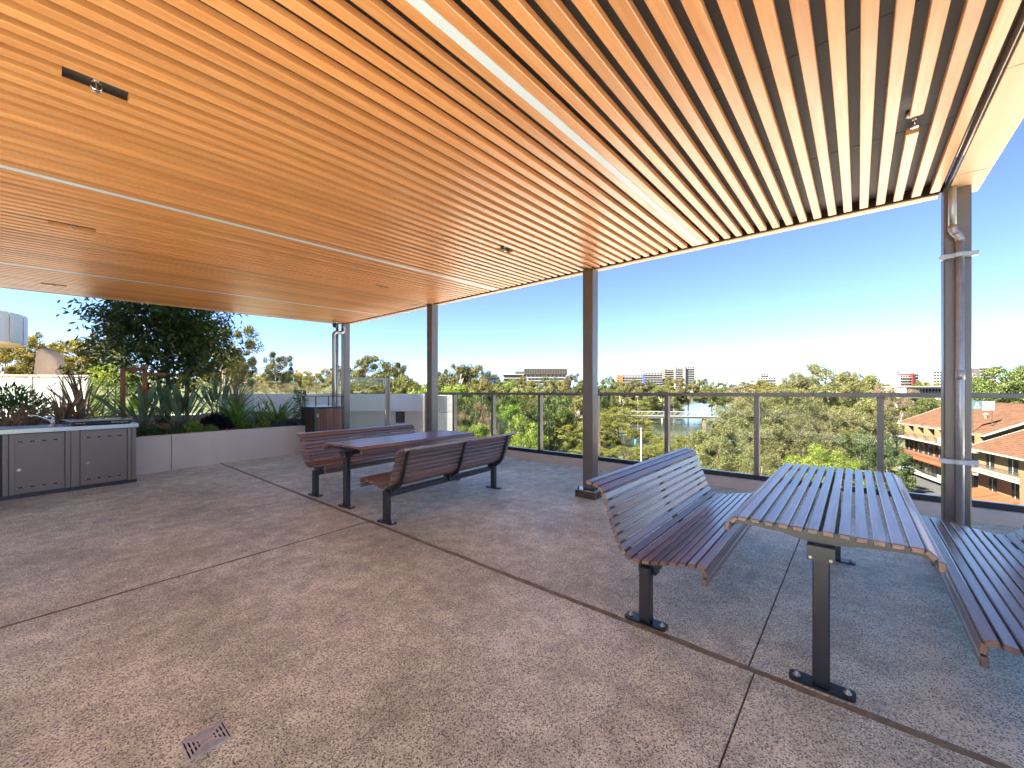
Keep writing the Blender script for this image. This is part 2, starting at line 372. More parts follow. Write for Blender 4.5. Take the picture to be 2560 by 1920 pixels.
MB().box(XB, .19, -.729, -.709, .021, .30).build('fascia', 'soffit_wood', roof)
MB().box(XB, .06, -.535, -.530, .0, .07).build('edge_channel', 'bronze_light', roof)
MB().cbox(XB, .19, 9.31, 9.385, -.004, .30, .004).build('edge_trim', 'soffit_wood', roof)
MB().box(XB, .165, -.70, 9.37, .302, .34).build('roof_deck', 'galvanised', roof)
# ------------------------------------------------------------------ light strips set between slats
for k, lab in ((0, 'white linear light strip in the ceiling nearest the camera'), (28, 'white linear light strip across the middle of the slatted ceiling'), (58, 'white linear light strip in the slatted ceiling farthest from the camera')):
    ls = empty('light_strip', (4.70, Y0+PITCH*k, 2.985), label=lab, cat='light', group='linear lights in the slatted ceiling'); ls.rotation_euler = (0, -math.atan(SL), 0)
    MB().box(XB, -.004, -.0245, .0245, -.0015, .02).build('diffuser', 'led_white', ls)
    MB().box(XB, -.004, -.0245, .0245, .0205, .045).build('channel', 'galvanised', ls)
# ------------------------------------------------------------------ sprinkler heads in the cut-outs
def sprinkler(x, y, lab):
    z = 2.985+SL*(x-4.70)
    s = empty('fire_sprinkler', (x, y, z+.078), label=lab, cat='sprinkler', group='fire sprinklers in the ceiling')
    MB().lathe([(.012, 0), (.040, -.004), (.044, -.012), (.030, -.020), (.012, -.022)], 20).build('escutcheon', 'galvanised', s)
    MB().lathe([(.011, -.021), (.011, -.045), (.007, -.048)], 10).build('body', 'bolt_zinc', s)
    fr = MB()
    for q in (-1, 1): fr.tube([(q*.010, 0, -.046), (q*.020, 0, -.060), (q*.018, 0, -.078), (0, 0, -.090)], .0032, 6)
    fr.build('frame_arms', 'chrome', s)
    MB().cyl((0, 0, -.048), (0, 0, -.086), .003, n=6).build('glass_bulb', 'copper_ring', s)
    d = MB(); d.lathe([(.004, -.090), (.020, -.091), (.020, -.094), (.004, -.095)], 12).build('deflector', 'chrome', s)
    return s
SLAB = ['fire sprinkler in the long slat cut-out above the left foreground', 'fire sprinkler near the downpipe column, in a short slat cut-out', 'fire sprinkler in a slat cut-out above the gap between the two tables',
        'fire sprinkler in the slat cut-out above the barbecue side, between the farther light strips', 'fire sprinkler farthest left, near the far ceiling edge', 'fire sprinkler above the far picnic table']
for (x, y), lab in zip(spr_at, SLAB): sprinkler(x, y, lab)
# ------------------------------------------------------------------ columns
def column(x, y, lab):
    c = empty('column', (x, y, 0), label=lab, cat='column', group='steel columns along the open side')
    MB().cbox(-.075, .075, -.075, .075, .105, 3.01, .008).build('shaft', 'bronze', c)
    MB().cbox(-.145, .145, -.145, .145, 0, .088, .003).build('plinth', 'plinth_metal', c)
    MB().cbox(-.150, .150, -.150, .150, .089, .104, .003).build('base_plate', 'steel', c)
    for sx in (-1, 1):
        for sy in (-1, 1):
            MB().cyl((sx*.115, sy*.115, .105), (sx*.115, sy*.115, .118), .016, n=6).cyl((sx*.115, sy*.115, .118), (sx*.115, sy*.115, .145), .009, n=8).build('bolt', 'black_steel', c)
    return c
column(4.76, -.59, 'bronze steel column with a pipe, nearest on the right')
column(4.76, 2.70, 'bronze steel column behind the near bench, between the two tables')
column(4.76, 6.00, 'bronze steel column behind the far picnic table')
column(4.76, 9.255, 'bronze steel column with a pipe, beside the litter bin enclosure')
# ------------------------------------------------------------------ downpipes
def arc(p, q, k, n=6): return [tuple(np.array(p)*(1-t)**2+2*np.array(k)*t*(1-t)+np.array(q)*t*t) for t in np.linspace(0, 1, n)]
dp = empty('downpipe', (4.640, -.577, 0), label='grey metal downpipe with an offset bend on the right-hand column', cat='pipe')
MB().tube([(0, .020, 3.03), (0, .020, 2.665)], .0235, 16).build('upper_pipe', 'galvanised', dp)
MB().tube(arc((0, .020, 2.668), (0, 0, 2.607), (0, .020, 2.632), 5)+arc((0, -.003, 2.603), (0, -.020, 2.545), (0, -.020, 2.575), 5), .0262, 16).build('offset_bend', 'galvanised', dp)
for zz, yy in ((2.668, .020), (2.605, 0), (2.545, -.020)): MB().cyl((0, yy, zz-.006), (0, yy, zz+.006), .0272, n=16).build('joint_ring', 'copper_ring', dp)
MB().tube([(0, -.020, 2.55), (0, -.020, .03)], .0235, 16).build('lower_pipe', 'galvanised', dp)
MB().cyl((0, -.020, 1.475), (0, -.020, 1.545), .0275, n=16).build('coupling', 'galvanised', dp)
for zz in (2.44, .835):
    MB().box(-.005, .0435, -.117, .087, zz-.017, zz+.017).box(-.028, -.004, -.048, .008, zz-.017, zz+.017).build('bracket', 'galvanised', dp)
    MB().cyl((-.036, -.02, zz), (-.028, -.02, zz), .008, n=6).build('bracket_bolt', 'bolt_zinc', dp)
d2 = empty('downpipe', (4.63, 9.26, 0), label='grey metal downpipe with a swan-neck at the top of the far corner column', cat='pipe')
MB().tube([(.02, -.125, 3.0), (.02, -.125, 2.83)]+arc((.02, -.125, 2.83), (-.06, -.125, 2.75), (.02, -.125, 2.75))+arc((-.13, -.125, 2.75), (-.21, -.125, 2.66), (-.21, -.125, 2.75))+[(-.21, -.125, .03)], .042, 14).build('pipe', 'galvanised', d2)
MB().tube([(-.08, -.02, 2.98), (-.08, -.02, .03)], .030, 12).build('second_pipe', 'galvanised', d2)
sc = empty('security_camera', (4.42, 9.08, 2.985), label='small dark camera under the ceiling beside the far corner column', cat='camera')
MB().lathe([(.05, -.0), (.055, -.035), (.02, -.05)], 16).build('mount', 'galvanised', sc)
MB().lathe([(.052, -.05), (.056, -.09), (.04, -.13), (.012, -.145)], 16).build('dome', 'black_plastic', sc)
# ------------------------------------------------------------------ balustrade
ba = empty('balustrade', (6.58, 0, 0), label='bronze framed glass balustrade along the river side of the terrace', cat='balustrade')
PY = [7.50, 6.20, 4.90, 3.62, 2.355, 1.095, -.20, -1.5]
pm = MB().cbox(-.0, .10, -.03, .03, .14, 1.312, .003).mesh('post', 'bronze')
sm = MB().cyl((-.001, 0, 0), (.0, 0, 0), .006, n=8).mesh('screw', 'bolt_zinc')
for y in PY:
    p = inst('post', pm, ba, (0, y, 0))
    for zz in (.235, .34):
        s = MB().cyl((.055, -.0305, zz), (.055, -.032, zz), .007, n=8).build('screw', 'bolt_zinc', p)
    MB().box(-.022, -.0005, -.042, .042, .141, .205).build('post_shoe', 'dark_channel', p)
ends = [8.30]+PY
tops = [(8.56, 3.0), (2.995, .452), (.448, -1.55)]
for a, b in tops: MB().cbox(-.03, .065, b, a, 1.313, 1.366, .004).build('top_rail', 'bronze', ba)
for a, b in zip(ends[:-1], ends[1:]):
    MB().cbox(-.015, .055, b+.043, a-.043 if a != 8.30 else a, .1395, .207, .003).build('bottom_channel', 'dark_channel', ba)
    MB().box(-.0145, .0115, b+.044, a-.044 if a != 8.30 else a, .2073, .2105).build('glazing_bead', 'steel', ba)
    MB().box(.012, .022, b+.032, a-.032, .212, 1.3125).build('glass_pane', 'glass_rail', ba)
MB().cbox(-.02, .03, 8.31, 8.53, .0, 1.365, .004).build('end_panel', 'bronze', ba)
MB().cbox(-.02, .03, 8.545, 8.60, .0, 1.365, .004).build('end_post', 'bronze_light', ba)
# ------------------------------------------------------------------ picnic tables and benches
LEN = 2.02; LX = 1.872                                           # slat length, distance between legs; local x runs along the slats, legs at 0 and LX
S0 = -.077
def slatbox(L=LEN, wd=.0415, th=.024, mat='jarrah'):
    return MB().cbox(0, L, -wd/2, wd/2, -th, 0, .0035).mesh('slat', mat)
SLATM = slatbox(); SLATW = slatbox(wd=.050)
def put_slat(root, y, z, ang, me=None):
    o = inst('slat', me or SLATM, root); o.location = (S0, y, z); o.rotation_euler = (ang, 0, 0); return o
LEGM = {}
def leg_mesh(h):
    if h not in LEGM: LEGM[h] = MB().cbox(-.032, .032, -.032, .032, .012, h, .004).mesh('leg', 'black_steel')
    return LEGM[h]
def plate_mesh():
    a, b, c = .042, .125, .022; pts = []
    for sx, sy, a0 in ((1, 1, 0), (-1, 1, 90), (-1, -1, 180), (1, -1, 270)):
        for t in (0, 30, 60, 90):
            r = math.radians(a0+t); pts.append((sx*(a-c)+c*math.cos(r), sy*(b-c)+c*math.sin(r)))
    return MB().prism(pts, 'z', 0, .012).mesh('foot_plate', 'black_steel')
PLATE = plate_mesh()
BOLT = MB().lathe([(.016, .012), (.016, .015), (.011, .016), (.011, .024), (.006, .027), (.006, .030), (.001, .031)], 10).mesh('bolt', 'bolt_zinc')
def foot(leg):
    p = inst('foot_plate', PLATE, leg)
    for q in (-.095, .095): inst('bolt', BOLT, leg, (0, q, 0))
def strip_profile(path, th):
    """closed outline of a bent bar: path of (y,z), thickness below"""
    P = [Vector(p) for p in path]; up = []; dn = []
    for i, p in enumerate(P):
        t = (P[min(i+1, len(P)-1)]-P[max(i-1, 0)]).normalized(); n = Vector((t.y, -t.x))
        up.append(p); dn.append(p+n*th[i])
    return [tuple(p) for p in up]+[tuple(p) for p in dn[::-1]]
def add_bar(mb, path, th, x0, x1):
    o = strip_profile(path, th); n = len(path)
    b = len(mb.v); mb.v += [(x0, p[0], p[1]) for p in o]+[(x1, p[0], p[1]) for p in o]; N2 = 2*n
    for i in range(n-1):
        j = N2-1-i
        for q in ((i, i+1, j-1, j), (N2+i, N2+j, N2+j-1, N2+i+1), (i, N2+i, N2+i+1, i+1), (j, j-1, N2+j-1, N2+j)):
            mb.f.append(tuple(b+k for k in q)); mb.sm.append(False)
    for q in ((0, N2-1, N2+N2-1, N2), (n-1, N2+n-1, N2+n, n)): mb.f.append(tuple(b+k for k in q)); mb.sm.append(False)
def make_table(lab):
    t = empty('picnic_table', label=lab, cat='table', group='timber slat picnic tables')
    n = 12; p = .0572
    for k in range(n): put_slat(t, (k-(n-1)/2)*p, .75, 0)
    e = (n-1)/2*p+.022
    for s in (-1, 1):
        put_slat(t, s*(e+.024), .735, -s*math.radians(42)); put_slat(t, s*(e+.058), .689, -s*math.radians(86))
    for lx in (0, LX):
        l = inst('leg', leg_mesh(.655), t, (lx, 0, 0)); foot(l)
        b = MB(); sg = 1 if lx == 0 else -1
        hw = e+.028
        add_bar(b, [(hw+.020, .672), (hw+.006, .694), (hw-.016, .716), (e-.02, .725), (.16, .725), (0, .725), (-.16, .725), (-e+.02, .725), (-hw+.016, .716), (-hw-.006, .694), (-hw-.020, .672)][::-1], [-.0, .012, .022, .026, .032, .06, .032, .026, .022, .012, 0][::-1] if False else [.010, .014, .022, .026, .034, .062, .034, .026, .022, .014, .010], lx-.011, lx+.011)
        b.box(lx-.055, lx+.055, -.052, .052, .60, .668)
        b.build('bracket', 'black_steel', t)
        for q in (-.038, .038): MB().cyl((lx-.061, q, .615), (lx-.0551, q, .615), .007, n=8).build('bracket_bolt', 'bolt_zinc', t)
    MB().cbox(.03, LX-.03, -.025, .025, .62, .67, .003).build('beam', 'black_steel', t)
    return t
# bench profile in metres: y = distance behind the front edge, z = height
BP = [(.004, .340), (.000, .425), (.022, .449), (.045, .452), (.10, .446), (.20, .425), (.315, .402), (.375, .394), (.425, .401), (.465, .425), (.495, .462), (.545, .60), (.600, .765), (.628, .795), (.665, .806), (.725, .812)]
def bench_positions():
    P = [Vector(p) for p in BP]; out = []
    seg = [(P[i+1]-P[i]).length for i in range(len(P)-1)]; tot = sum(seg)
    n = 21; pitch = (tot-.044)/(n-1)
    for k in range(n):
        s = .022+k*pitch; i = 0
        while i < len(seg)-1 and s > seg[i]: s -= seg[i]; i += 1
        q = P[i]+(P[i+1]-P[i])*(s/seg[i])
        # smoothed direction
        s0 = .022+k*pitch
        def pt(ss):
            j = 0; ss = min(max(ss, 0), tot-1e-6)
            while j < len(seg)-1 and ss > seg[j]: ss -= seg[j]; j += 1
            return P[j]+(P[j+1]-P[j])*(ss/seg[j])
        d = pt(s0+.020)-pt(s0-.020); out.append((q.x, q.y, math.atan2(d.y, d.x)))
    return out
def make_bench(lab, face):
    """face=+1: sitter looks towards -y (back towards +y); root at the near leg"""
    t = empty('bench', label=lab, cat='bench', group='timber slat benches at the tables')
    OFF = -.36                                                   # leg sits this far behind the front edge
    for y, z, a in bench_positions():
        if face > 0: put_slat(t, y+OFF, z, a)
        else: put_slat(t, -(y+OFF), z, -a)
    fr = []
    path = [(y+OFF, z-.026) for y, z in BP][1:]
    path = [((y, z) if y < .10 else (y+.022, z+.012)) for y, z in path]
    th = [.012, .014, .018, .022, .026, .034, .044, .046, .044, .040, .032, .024, .018, .014, .010]
    for fx in (.045, LX/2, LX-.045):
        b = MB(); o = MB()
        add_bar(o, path, th, fx-.010, fx+.010)
        vs = [(x, face*y, z) for x, y, z in o.v]
        b.add(vs, o.f if face > 0 else [f[::-1] for f in o.f])
        b.cbox(fx-.03, fx+.03, -.055, .055, .285, .36, .003)
        b.build('frame', 'black_steel', t)
        for y, z, a in bench_positions()[8:18]:
            nn = Vector((math.sin(a), -math.cos(a))); q = Vector((y+OFF, z))+nn*.026
            MB().cyl((fx+.016, face*q.x, q.y), (fx+.016, face*(q.x+nn.x*.006), q.y+nn.y*.006), .006, n=6).build('slat_screw', 'bolt_zinc', t)
    for lx in (0, LX):
        l = inst('leg', leg_mesh(.335), t, (lx, 0, 0)); foot(l)
    MB().cbox(.034, LX-.034, -.025, .025, .265, .325, .003).build('beam', 'black_steel', t)
    return t
def place(o, x, y, rz): o.location = (x, y, 0); o.rotation_euler = (0, 0, rz)
R2 = math.radians(6.05)
t1 = make_table('near slatted picnic table with dark timber slats on the right'); place(t1, 2.387, .133, math.radians(.3))
t2 = make_table('far slatted picnic table with dark timber slats in front of the litter bin'); place(t2, 2.418, 4.671, R2)
b1 = make_bench('bench left of the near table, its backrest in front of a column', 1); place(b1, 2.373, .969, math.radians(.8))
b2 = make_bench('bench cut off by the right edge of the photo, right of the near table', -1); place(b2, 2.387, -.705, 0)
b3 = make_bench('bench on the far side of the far table, by the litter bin', 1); place(b3, 2.419, 5.512, R2)
b4 = make_bench('bench with its back to the camera, on the near side of the far table', -1); place(b4, 2.404, 3.792, R2)
# ------------------------------------------------------------------ floor drains
def drain(x, y, rz, lab):
    r = empty('floor_drain', (x, y, 0), rz, lab, 'drain', group='metal floor drains')
    a, b = .071, .066
    MB().box(-a+.004, a-.004, -b+.004, b-.004, .0006, .0012).build('sump', 'slot_black', r)
    m = MB()
    for s in (-1, 1):
        m.cbox(-a, a, s*b-(.006 if s > 0 else 0), s*b+(.006 if s < 0 else 0), .001, .006, .001)
        m.cbox(s*a-(.005 if s > 0 else 0), s*a+(.005 if s < 0 else 0), -b+.0061, b-.0061, .001, .006, .001)
    m.build('frame', 'drain_metal', r)
    g = MB()                                                     # grate: bars in four triangular fields and two diagonals
    for k in range(5):
        q = .012+k*.0105
        for s in (-1, 1): g.box(-q*.98, q*.98, s*q-.0031, s*q+.0031, .0013, .0052)
    for k in range(4):
        q = .020+k*.0125
        for s in (-1, 1):
            g.box(s*q-.0030, s*q+.0030, -q*.86+.004, q*.86-.004, .0014, .0051)
    for s in (-1, 1):
        g.box(.008 if s > 0 else -.063, .063 if s > 0 else -.008, -.0028, .0028, .0015, .0050)
        g.box(-.083, .083, -.0036, .0036, .0012, .0053, Matrix.Rotation(s*.74, 4, 'Z'))
    g.build('grate', 'drain_metal', r)
drain(.438, 1.962, .02, 'metal floor drain grate in the left foreground')
drain(.456, 6.117, .02, 'small metal floor drain near the barbecue counter')
# ------------------------------------------------------------------ barbecue counter
BR = math.atan2(8.403-8.237, .993+.298)
bq = empty('barbecue_counter', (1.02, 8.407, 0), BR, 'long steel barbecue counter with two dark cabinet doors, left', 'barbecue')
# local: x runs left (negative) along the front, y = depth
W = 3.2
MB().box(-W, -.03, .03, .72, .05, .835).build('carcass', 'cabinet_dark', bq)
MB().box(-W, -.02, .012, .70, 0, .0495).build('plinth', 'black_steel', bq)
MB().cbox(-.075, -.027, .004, .73, .0505, .836, .003).build('side_panel', 'cabinet', bq)
for a, b in ((-.125, -.080), (-.712, -.628), (-.765, -.716), (-1.31, -1.262), (-1.258, -1.21)):
    MB().cbox(a, b, .006, .035, .0505, .836, .004).build('upright', 'cabinet', bq)
def door(x0, x1, lockx):
    d = MB().cbox(x0, x1, .012, .030, .055, .83, .003).build('door', 'cabinet', bq)
    lk = MB()
    lk.cyl((lockx, .0121, .367), (lockx, .006, .367), .020, n=16); lk.cyl((lockx, .006, .367), (lockx, .003, .367), .013, n=12)
    lk.build('lock', 'chrome', d)
    for zz in (.730, .135):
        for k in range(4):
            xc = x0+.085+k*(x1-x0-.17)/3
            MB().cbox(xc-.026, xc+.026, .0085, .0118, zz-.006, zz+.006, .001).build('vent_slot', 'slot_black', d)
            for s in (-1, 1): MB().cyl((xc+s*.026, .0119, zz), (xc+s*.026, .0075, zz), .005, n=8).build('vent_stud', 'chrome', d)
door(-.622, -.132, -.545); door(-1.205-.045, -.772, -1.175)
ct = MB().cbox(-W, .0, -.012, .76, .838, .901, .004).build('countertop', 'steel', bq)
MB().cbox(-1.55, -.86, .12, .48, .9015, .906, .002).build('sink_rim', 'steel', ct)
MB().box(-1.50, -.91, .16, .44, .9062, .9070).build('sink_bowl', 'cabinet', ct)
hp = MB().cbox(-.70, -.075, .05, .62, .9012, .955, .012).build('hotplate_housing', 'black_plastic', bq)
MB().cbox(-.71, -.065, .045, .635, .9552, .972, .006).build('hotplate_top', 'steel', hp)
MB().box(-.60, -.17, .15, .54, .9721, .9728).build('cooking_plate', 'chrome', hp)
for k in range(4):
    x0 = -.295+k*.048
    MB().cbox(x0, x0+.040, .0472, .0499, .920, .940, .001).build('control_button', 'bronze_light', hp)
MB().box(-.665, -.60, .0476, .0499, .927, .933).build('maker_plate', 'galvanised', hp)
MB().prism([(-.588, .921), (-.566, .921), (-.577, .940)], 'y', .0476, .0499).build('warning_mark', 'yellow_mark', hp)
tp = MB(); tp.lathe([(.026, .902), (.026, .908), (.019, .912), (.019, .99), (.015, 1.0)], 16, (-.84, .30, 0))
tp.tube([(-.84, .30, .955), (-.88, .27, .985), (-1.0, .20, 1.055), (-1.04, .18, 1.062), (-1.055, .17, 1.045)], [.013, .012, .011, .011, .011], 10)
tp.tube([(-.84, .30, 1.0), (-.835, .31, 1.02), (-.86, .27, 1.035), (-.91, .23, 1.04)], [.016, .016, .010, .007], 10)
tp.build('tap', 'chrome', bq)
# ------------------------------------------------------------------ litter bin enclosure
bn = empty('litter_bin', (4.245, 8.95, 0), math.radians(0), 'timber clad litter bin enclosure with a small canopy, beside the far column', 'bin')
hw = .327; dp_ = .74
for sx in (-1, 1):
    for yy in (0, dp_-.045): MB().cbox(sx*hw-(.045 if sx > 0 else 0), sx*hw+(.045 if sx < 0 else 0), yy, yy+.045, 0, 1.03, .003).build('corner_post', 'black_steel', bn)
MB().cbox(-hw-.004, hw+.004, -.004, dp_+.004, 1.031, 1.052, .003).build('top_frame', 'black_steel', bn)
MB().box(-hw+.02, hw-.02, .02, dp_-.02, 1.0525, 1.056).build('top_plate', 'steel', bn)
MB().box(-hw+.05, hw-.05, .028, dp_-.03, .03, 1.02).build('inner_liner', 'slot_black', bn)
nb = 8; pw = (2*hw-.094)/nb
for k in range(nb):
    x0 = -hw+.047+k*pw; MB().cbox(x0+.002, x0+pw-.002, .006, .024, .05, 1.012, .002).build('batten', 'bin_timber', bn)
ns = 9; ps = (dp_-.094)/ns
for k in range(ns):
    y0 = .047+k*ps; MB().cbox(-hw+.006, -hw+.024, y0+.002, y0+ps-.002, .05, 1.012, .002).build('batten', 'bin_timber_dark', bn)
for sx in (-1, 1):
    for yy in (.03, dp_-.05): MB().cbox(sx*(hw-.03)-.011, sx*(hw-.03)+.011, yy, yy+.022, 1.057, 1.272, .002).build('canopy_post', 'black_steel', bn)
MB().cbox(-hw-.01, hw+.01, -.01, dp_+.01, 1.273, 1.285, .003).build('canopy', 'canvas_dark', bn)
MB().cyl((-hw+.055, .004, .86), (-hw+.055, -.004, .86), .012, n=8).box(-hw+.050, -hw+.060, -.004, .004, .82, .90).build('latch', 'chrome', bn)
# ------------------------------------------------------------------ planter
foliage('leaf_tree', (.03, .06, .016), (.10, .155, .04), .30, 1.6, .35, .1, .01, spec=.5)
foliage('leaf_flax', (.17, .10, .07), (.40, .25, .17), .25, 2.5, .38, .25, .02, spec=.5)
foliage('leaf_strel', (.08, .13, .075), (.21, .29, .18), .2, 3.0, .32, .12, .015, spec=.6)
foliage('leaf_strap', (.10, .20, .035), (.24, .40, .09), .35, 3.0, .35, .12, .02, spec=.5)
foliage('leaf_low', (.11, .18, .035), (.28, .38, .08), .3, 6.0, .5, .15, .02)
foliage('leaf_dark', (.022, .014, .02), (.05, .03, .035), .2, 6.0, .5, .1, .01)
foliage('leaf_blue', (.08, .13, .115), (.19, .26, .24), .2, 6.0, .5, .1, .01)
foliage('leaf_shrub', (.05, .10, .035), (.14, .22, .07), .25, 5.0, .4, .1, .01)
plain('petal_orange', (.85, .25, .02), .5, var=.15); plain('petal_blue', (.05, .06, .30), .5)
plain('stem_green', (.12, .16, .08), .6, var=.2)
plain('mulch', (.26, .15, .08), .95, var=.5, scale=40, bump=.9, bscale=60)
plain('chip_a', (.48, .29, .15), .95, var=.4, scale=30); plain('frost_panel', (.55, .54, .52), .6, var=.03)
PW = [(-3.6, 8.72), (-1.0, 8.75), (1.07, 9.09), (2.245, 9.36), (3.40, 9.46), (4.05, 9.47), (6.2, 9.60)]
def wall_y(x): return float(np.interp(x, [p[0] for p in PW], [p[1] for p in PW]))
pw = empty('planter_wall', (0, 0, 0), label='low rendered planter wall behind the barbecue counter', cat='wall')
def wall_piece(xs):
    m = MB(); T = .17; pr = lambda y: [(y, 0), (y, .605), (y+.012, .622), (y+T-.012, .622), (y+T, .605), (y+T, 0)]
    n = 6; base = 0
    for x in xs:
        for y, z in pr(wall_y(x)): m.v.append((x, y, z))
    for i in range(len(xs)-1):
        for k in range(n-1): m.f.append((i*n+k, (i+1)*n+k, (i+1)*n+k+1, i*n+k+1)); m.sm.append(False)
    m.f.append(tuple(range(n))[::-1]); m.sm.append(False); e = (len(xs)-1)*n; m.f.append(tuple(e+k for k in range(n))); m.sm.append(False)
    return m.build('wall_panel', 'planter_paint', pw)
JX = 1.545
wall_piece([-3.6, -1.0, .5, 1.07, JX-.006]); wall_piece([JX+.006]+list(np.linspace(1.75, 4.05, 12)))
MB().box(JX-.02, JX+.02, wall_y(JX)+.018, wall_y(JX)+.15, 0, .60).build('joint_filler', 'joint_sealant', pw)
def soil_z(x, y):
    t = min(max((y-wall_y(x)-.15)/2.6, 0), 1); return .56+.26*t*t*(3-2*t)+.03*math.sin(3.1*x+y)*math.sin(2.3*y)
random.seed(5); np.random.seed(5)
xs = np.linspace(-6.5, 4.2, 50); ts = np.linspace(0, 1, 26)
V = []; 
for t in ts:
    for x in xs:
        y0 = wall_y(x)+.12; y = y0+t*(13.0-y0); V.append((x, y, soil_z(x, y)+random.uniform(-.012, .012)))
F = [(j*50+i, j*50+i+1, (j+1)*50+i+1, (j+1)*50+i) for j in range(25) for i in range(49)]
so_ = inst('planter_soil', np_mesh('planter_soil', np.array(V), np.array(F), 'mulch', True)); tag(so_, kind='structure')
# bark chips lying on the soil: uncountable
def leaf_quads(C, D, Nn, L, Wd):
    """arrays: centre, long direction, normal, length, width -> pointed quads"""
    S = np.cross(D, Nn); S /= np.linalg.norm(S, axis=1, keepdims=True)+1e-9
    L = np.asarray(L).reshape(-1, 1); Wd = np.asarray(Wd).reshape(-1, 1)
    V = np.stack([C-D*L/2, C+S*Wd/2, C+D*L/2, C-S*Wd/2], 1).reshape(-1, 3)
    F = np.arange(len(V)).reshape(-1, 4); return V, F
def rnd_dir(n, rng):
    d = rng.normal(size=(n, 3)); return d/np.linalg.norm(d, axis=1, keepdims=True)
rng = np.random.default_rng(11)
nC = 5000; cx = rng.uniform(.6, 4.05, nC); cy = np.array([wall_y(a) for a in cx])+.18+rng.uniform(0, 1, nC)**1.5*2.0
C = np.stack([cx, cy, [soil_z(a, b)+.012 for a, b in zip(cx, cy)]], 1)
D = rng.normal(size=(nC, 3))*[1, 1, .25]; D /= np.linalg.norm(D, axis=1, keepdims=True); Nn = rng.normal(size=(nC, 3))*[.4, .4, 1]+[0, 0, .5]; Nn /= np.linalg.norm(Nn, axis=1, keepdims=True)
V, F = leaf_quads(C, D, Nn, rng.uniform(.03, .07, nC), rng.uniform(.012, .028, nC))
tag(inst('bark_chips', np_mesh('bark_chips', V, F, 'chip_a')), 'scattered brown bark chips on the planter soil', 'bark chips', kind='stuff')
# ------------------------------------------------------------------ strap-leaved plants
def blade(base, az, el, L, wd, bend, seg=7, twist=0., fold=.35, tipw=.08):
    """one long leaf as a folded, drooping strip; returns verts, quads"""
    V = []; p = np.array(base, float); e = el
    for i in range(seg+1):
        t = i/seg; w_ = wd*(math.sin(PI*min(t*.86+.12, 1))**.7 if tipw < .2 else 1)*(1 if t < .98 else tipw)
        d = np.array([math.cos(e)*math.cos(az), math.cos(e)*math.sin(az), math.sin(e)])
        s = np.array([-math.sin(az), math.cos(az), 0.]); n = np.cross(s, d); s2 = s*math.cos(twist*t)+n*math.sin(twist*t)
        V += [p-s2*w_/2+n*abs(w_)*fold*.5, p, p+s2*w_/2+n*abs(w_)*fold*.5]
        p = p+d*(L/seg); e -= bend/seg*(0.4+1.2*t)
    F = []
    for i in range(seg):
        a = i*3; F += [(a, a+1, a+4, a+3), (a+1, a+2, a+5, a+4)]
    return V, F
def strap_plant(name, loc, n, L, wd, el, bend, mat, lab, cat, group, seed, spread=.06, twist=.5):
    r = empty(name, loc, 0, lab, cat, group); R = random.Random(seed); 
    for k in range(n):
        az = R.uniform(0, 2*PI); q = R.random()
        e = el[0]+(el[1]-el[0])*(q**.8); l = L*R.uniform(.65, 1.05)
        V, F = blade((R.uniform(-spread, spread), R.uniform(-spread, spread), -.03), az, e, l, wd*R.uniform(.75, 1.1), bend*R.uniform(.5, 1.5), 7, R.uniform(-twist, twist))
        MB().add(V, F, True).build('leaf', mat, r)
    return r
def strelitzia(loc, n, H, lab, seed, flowers=()):
    r = empty('bird_of_paradise', loc, 0, lab, 'plant', 'bird of paradise plants in the planter'); R = random.Random(seed)
    for k in range(n):
        az = R.uniform(0, 2*PI); e = math.radians(R.uniform(52, 86)); h = H*R.uniform(.5, .8)
        b = (R.uniform(-.07, .07), R.uniform(-.07, .07), 0); d = np.array([math.cos(e)*math.cos(az), math.cos(e)*math.sin(az), math.sin(e)])
        tip = np.array(b)+d*h*.62
        lf = MB(); V, F = blade(tip, az, e-.05, h*.62, h*.105, .45, 8, R.uniform(-.9, .9), .5, .05); lf.add(V, F, True); lf = lf.build('leaf', 'leaf_strel', r)
        MB().tube([b, tuple(np.array(b)+d*h*.33+np.array([0, 0, .01])), tuple(tip+d*.03)], [.009, .007, .005], 6).build('stalk', 'stem_green', lf)
    for (dx, dy, hz) in flowers:
        fl_ = MB().tube([(dx*.3, dy*.3, 0), (dx*.7, dy*.7, hz*.6), (dx, dy, hz)], .007, 6).build('flower_stalk', 'stem_green', r)
        f = MB()
        for k in range(5):
            V, F = blade((dx, dy, hz), .6+k*.35-2.6, math.radians(35+k*17), .12, .035, .2, 4, 0, .4); f.add(V, F)
        f.build('flower', 'petal_orange', fl_)
        V, F = blade((dx, dy, hz), .9-2.6, math.radians(20), .13, .012, 0, 3); MB().add(V, F).build('flower_tongue', 'petal_blue', fl_)
        V, F = blade((dx, dy, hz), -2.6+PI*.05, math.radians(4), .17, .03, -.1, 4, 0, .8); MB().add(V, F).build('flower_beak', 'stem_green', fl_)
    return r
def gp(u, v, z=.66):
    p = at_z(u, v, z); return (p[0], p[1], soil_z(p[0], p[1]))
def gy(u, dy):
    """position behind the wall by dy along the pixel column u"""
    y = 9.3
    for _ in range(6): p = at_y(u, 1000, y); y = wall_y(p[0])+dy
    return (p[0], p[1], soil_z(p[0], p[1]))
G = 'bronze flax clumps in the planter'
strap_plant('flax_plant', gy(165, 1.0), 90, 1.0, 0.029, (.25, 1.5), 1.0, 'leaf_flax', 'large bronze flax clump behind the barbecue hotplate', 'plant', G, 1)
strap_plant('flax_plant', gy(245, 1.3), 69, .95, 0.024, (.2, 1.3), 1.5, 'leaf_flax', 'arching bronze flax clump just left of the timber tree stakes', 'plant', G, 2)
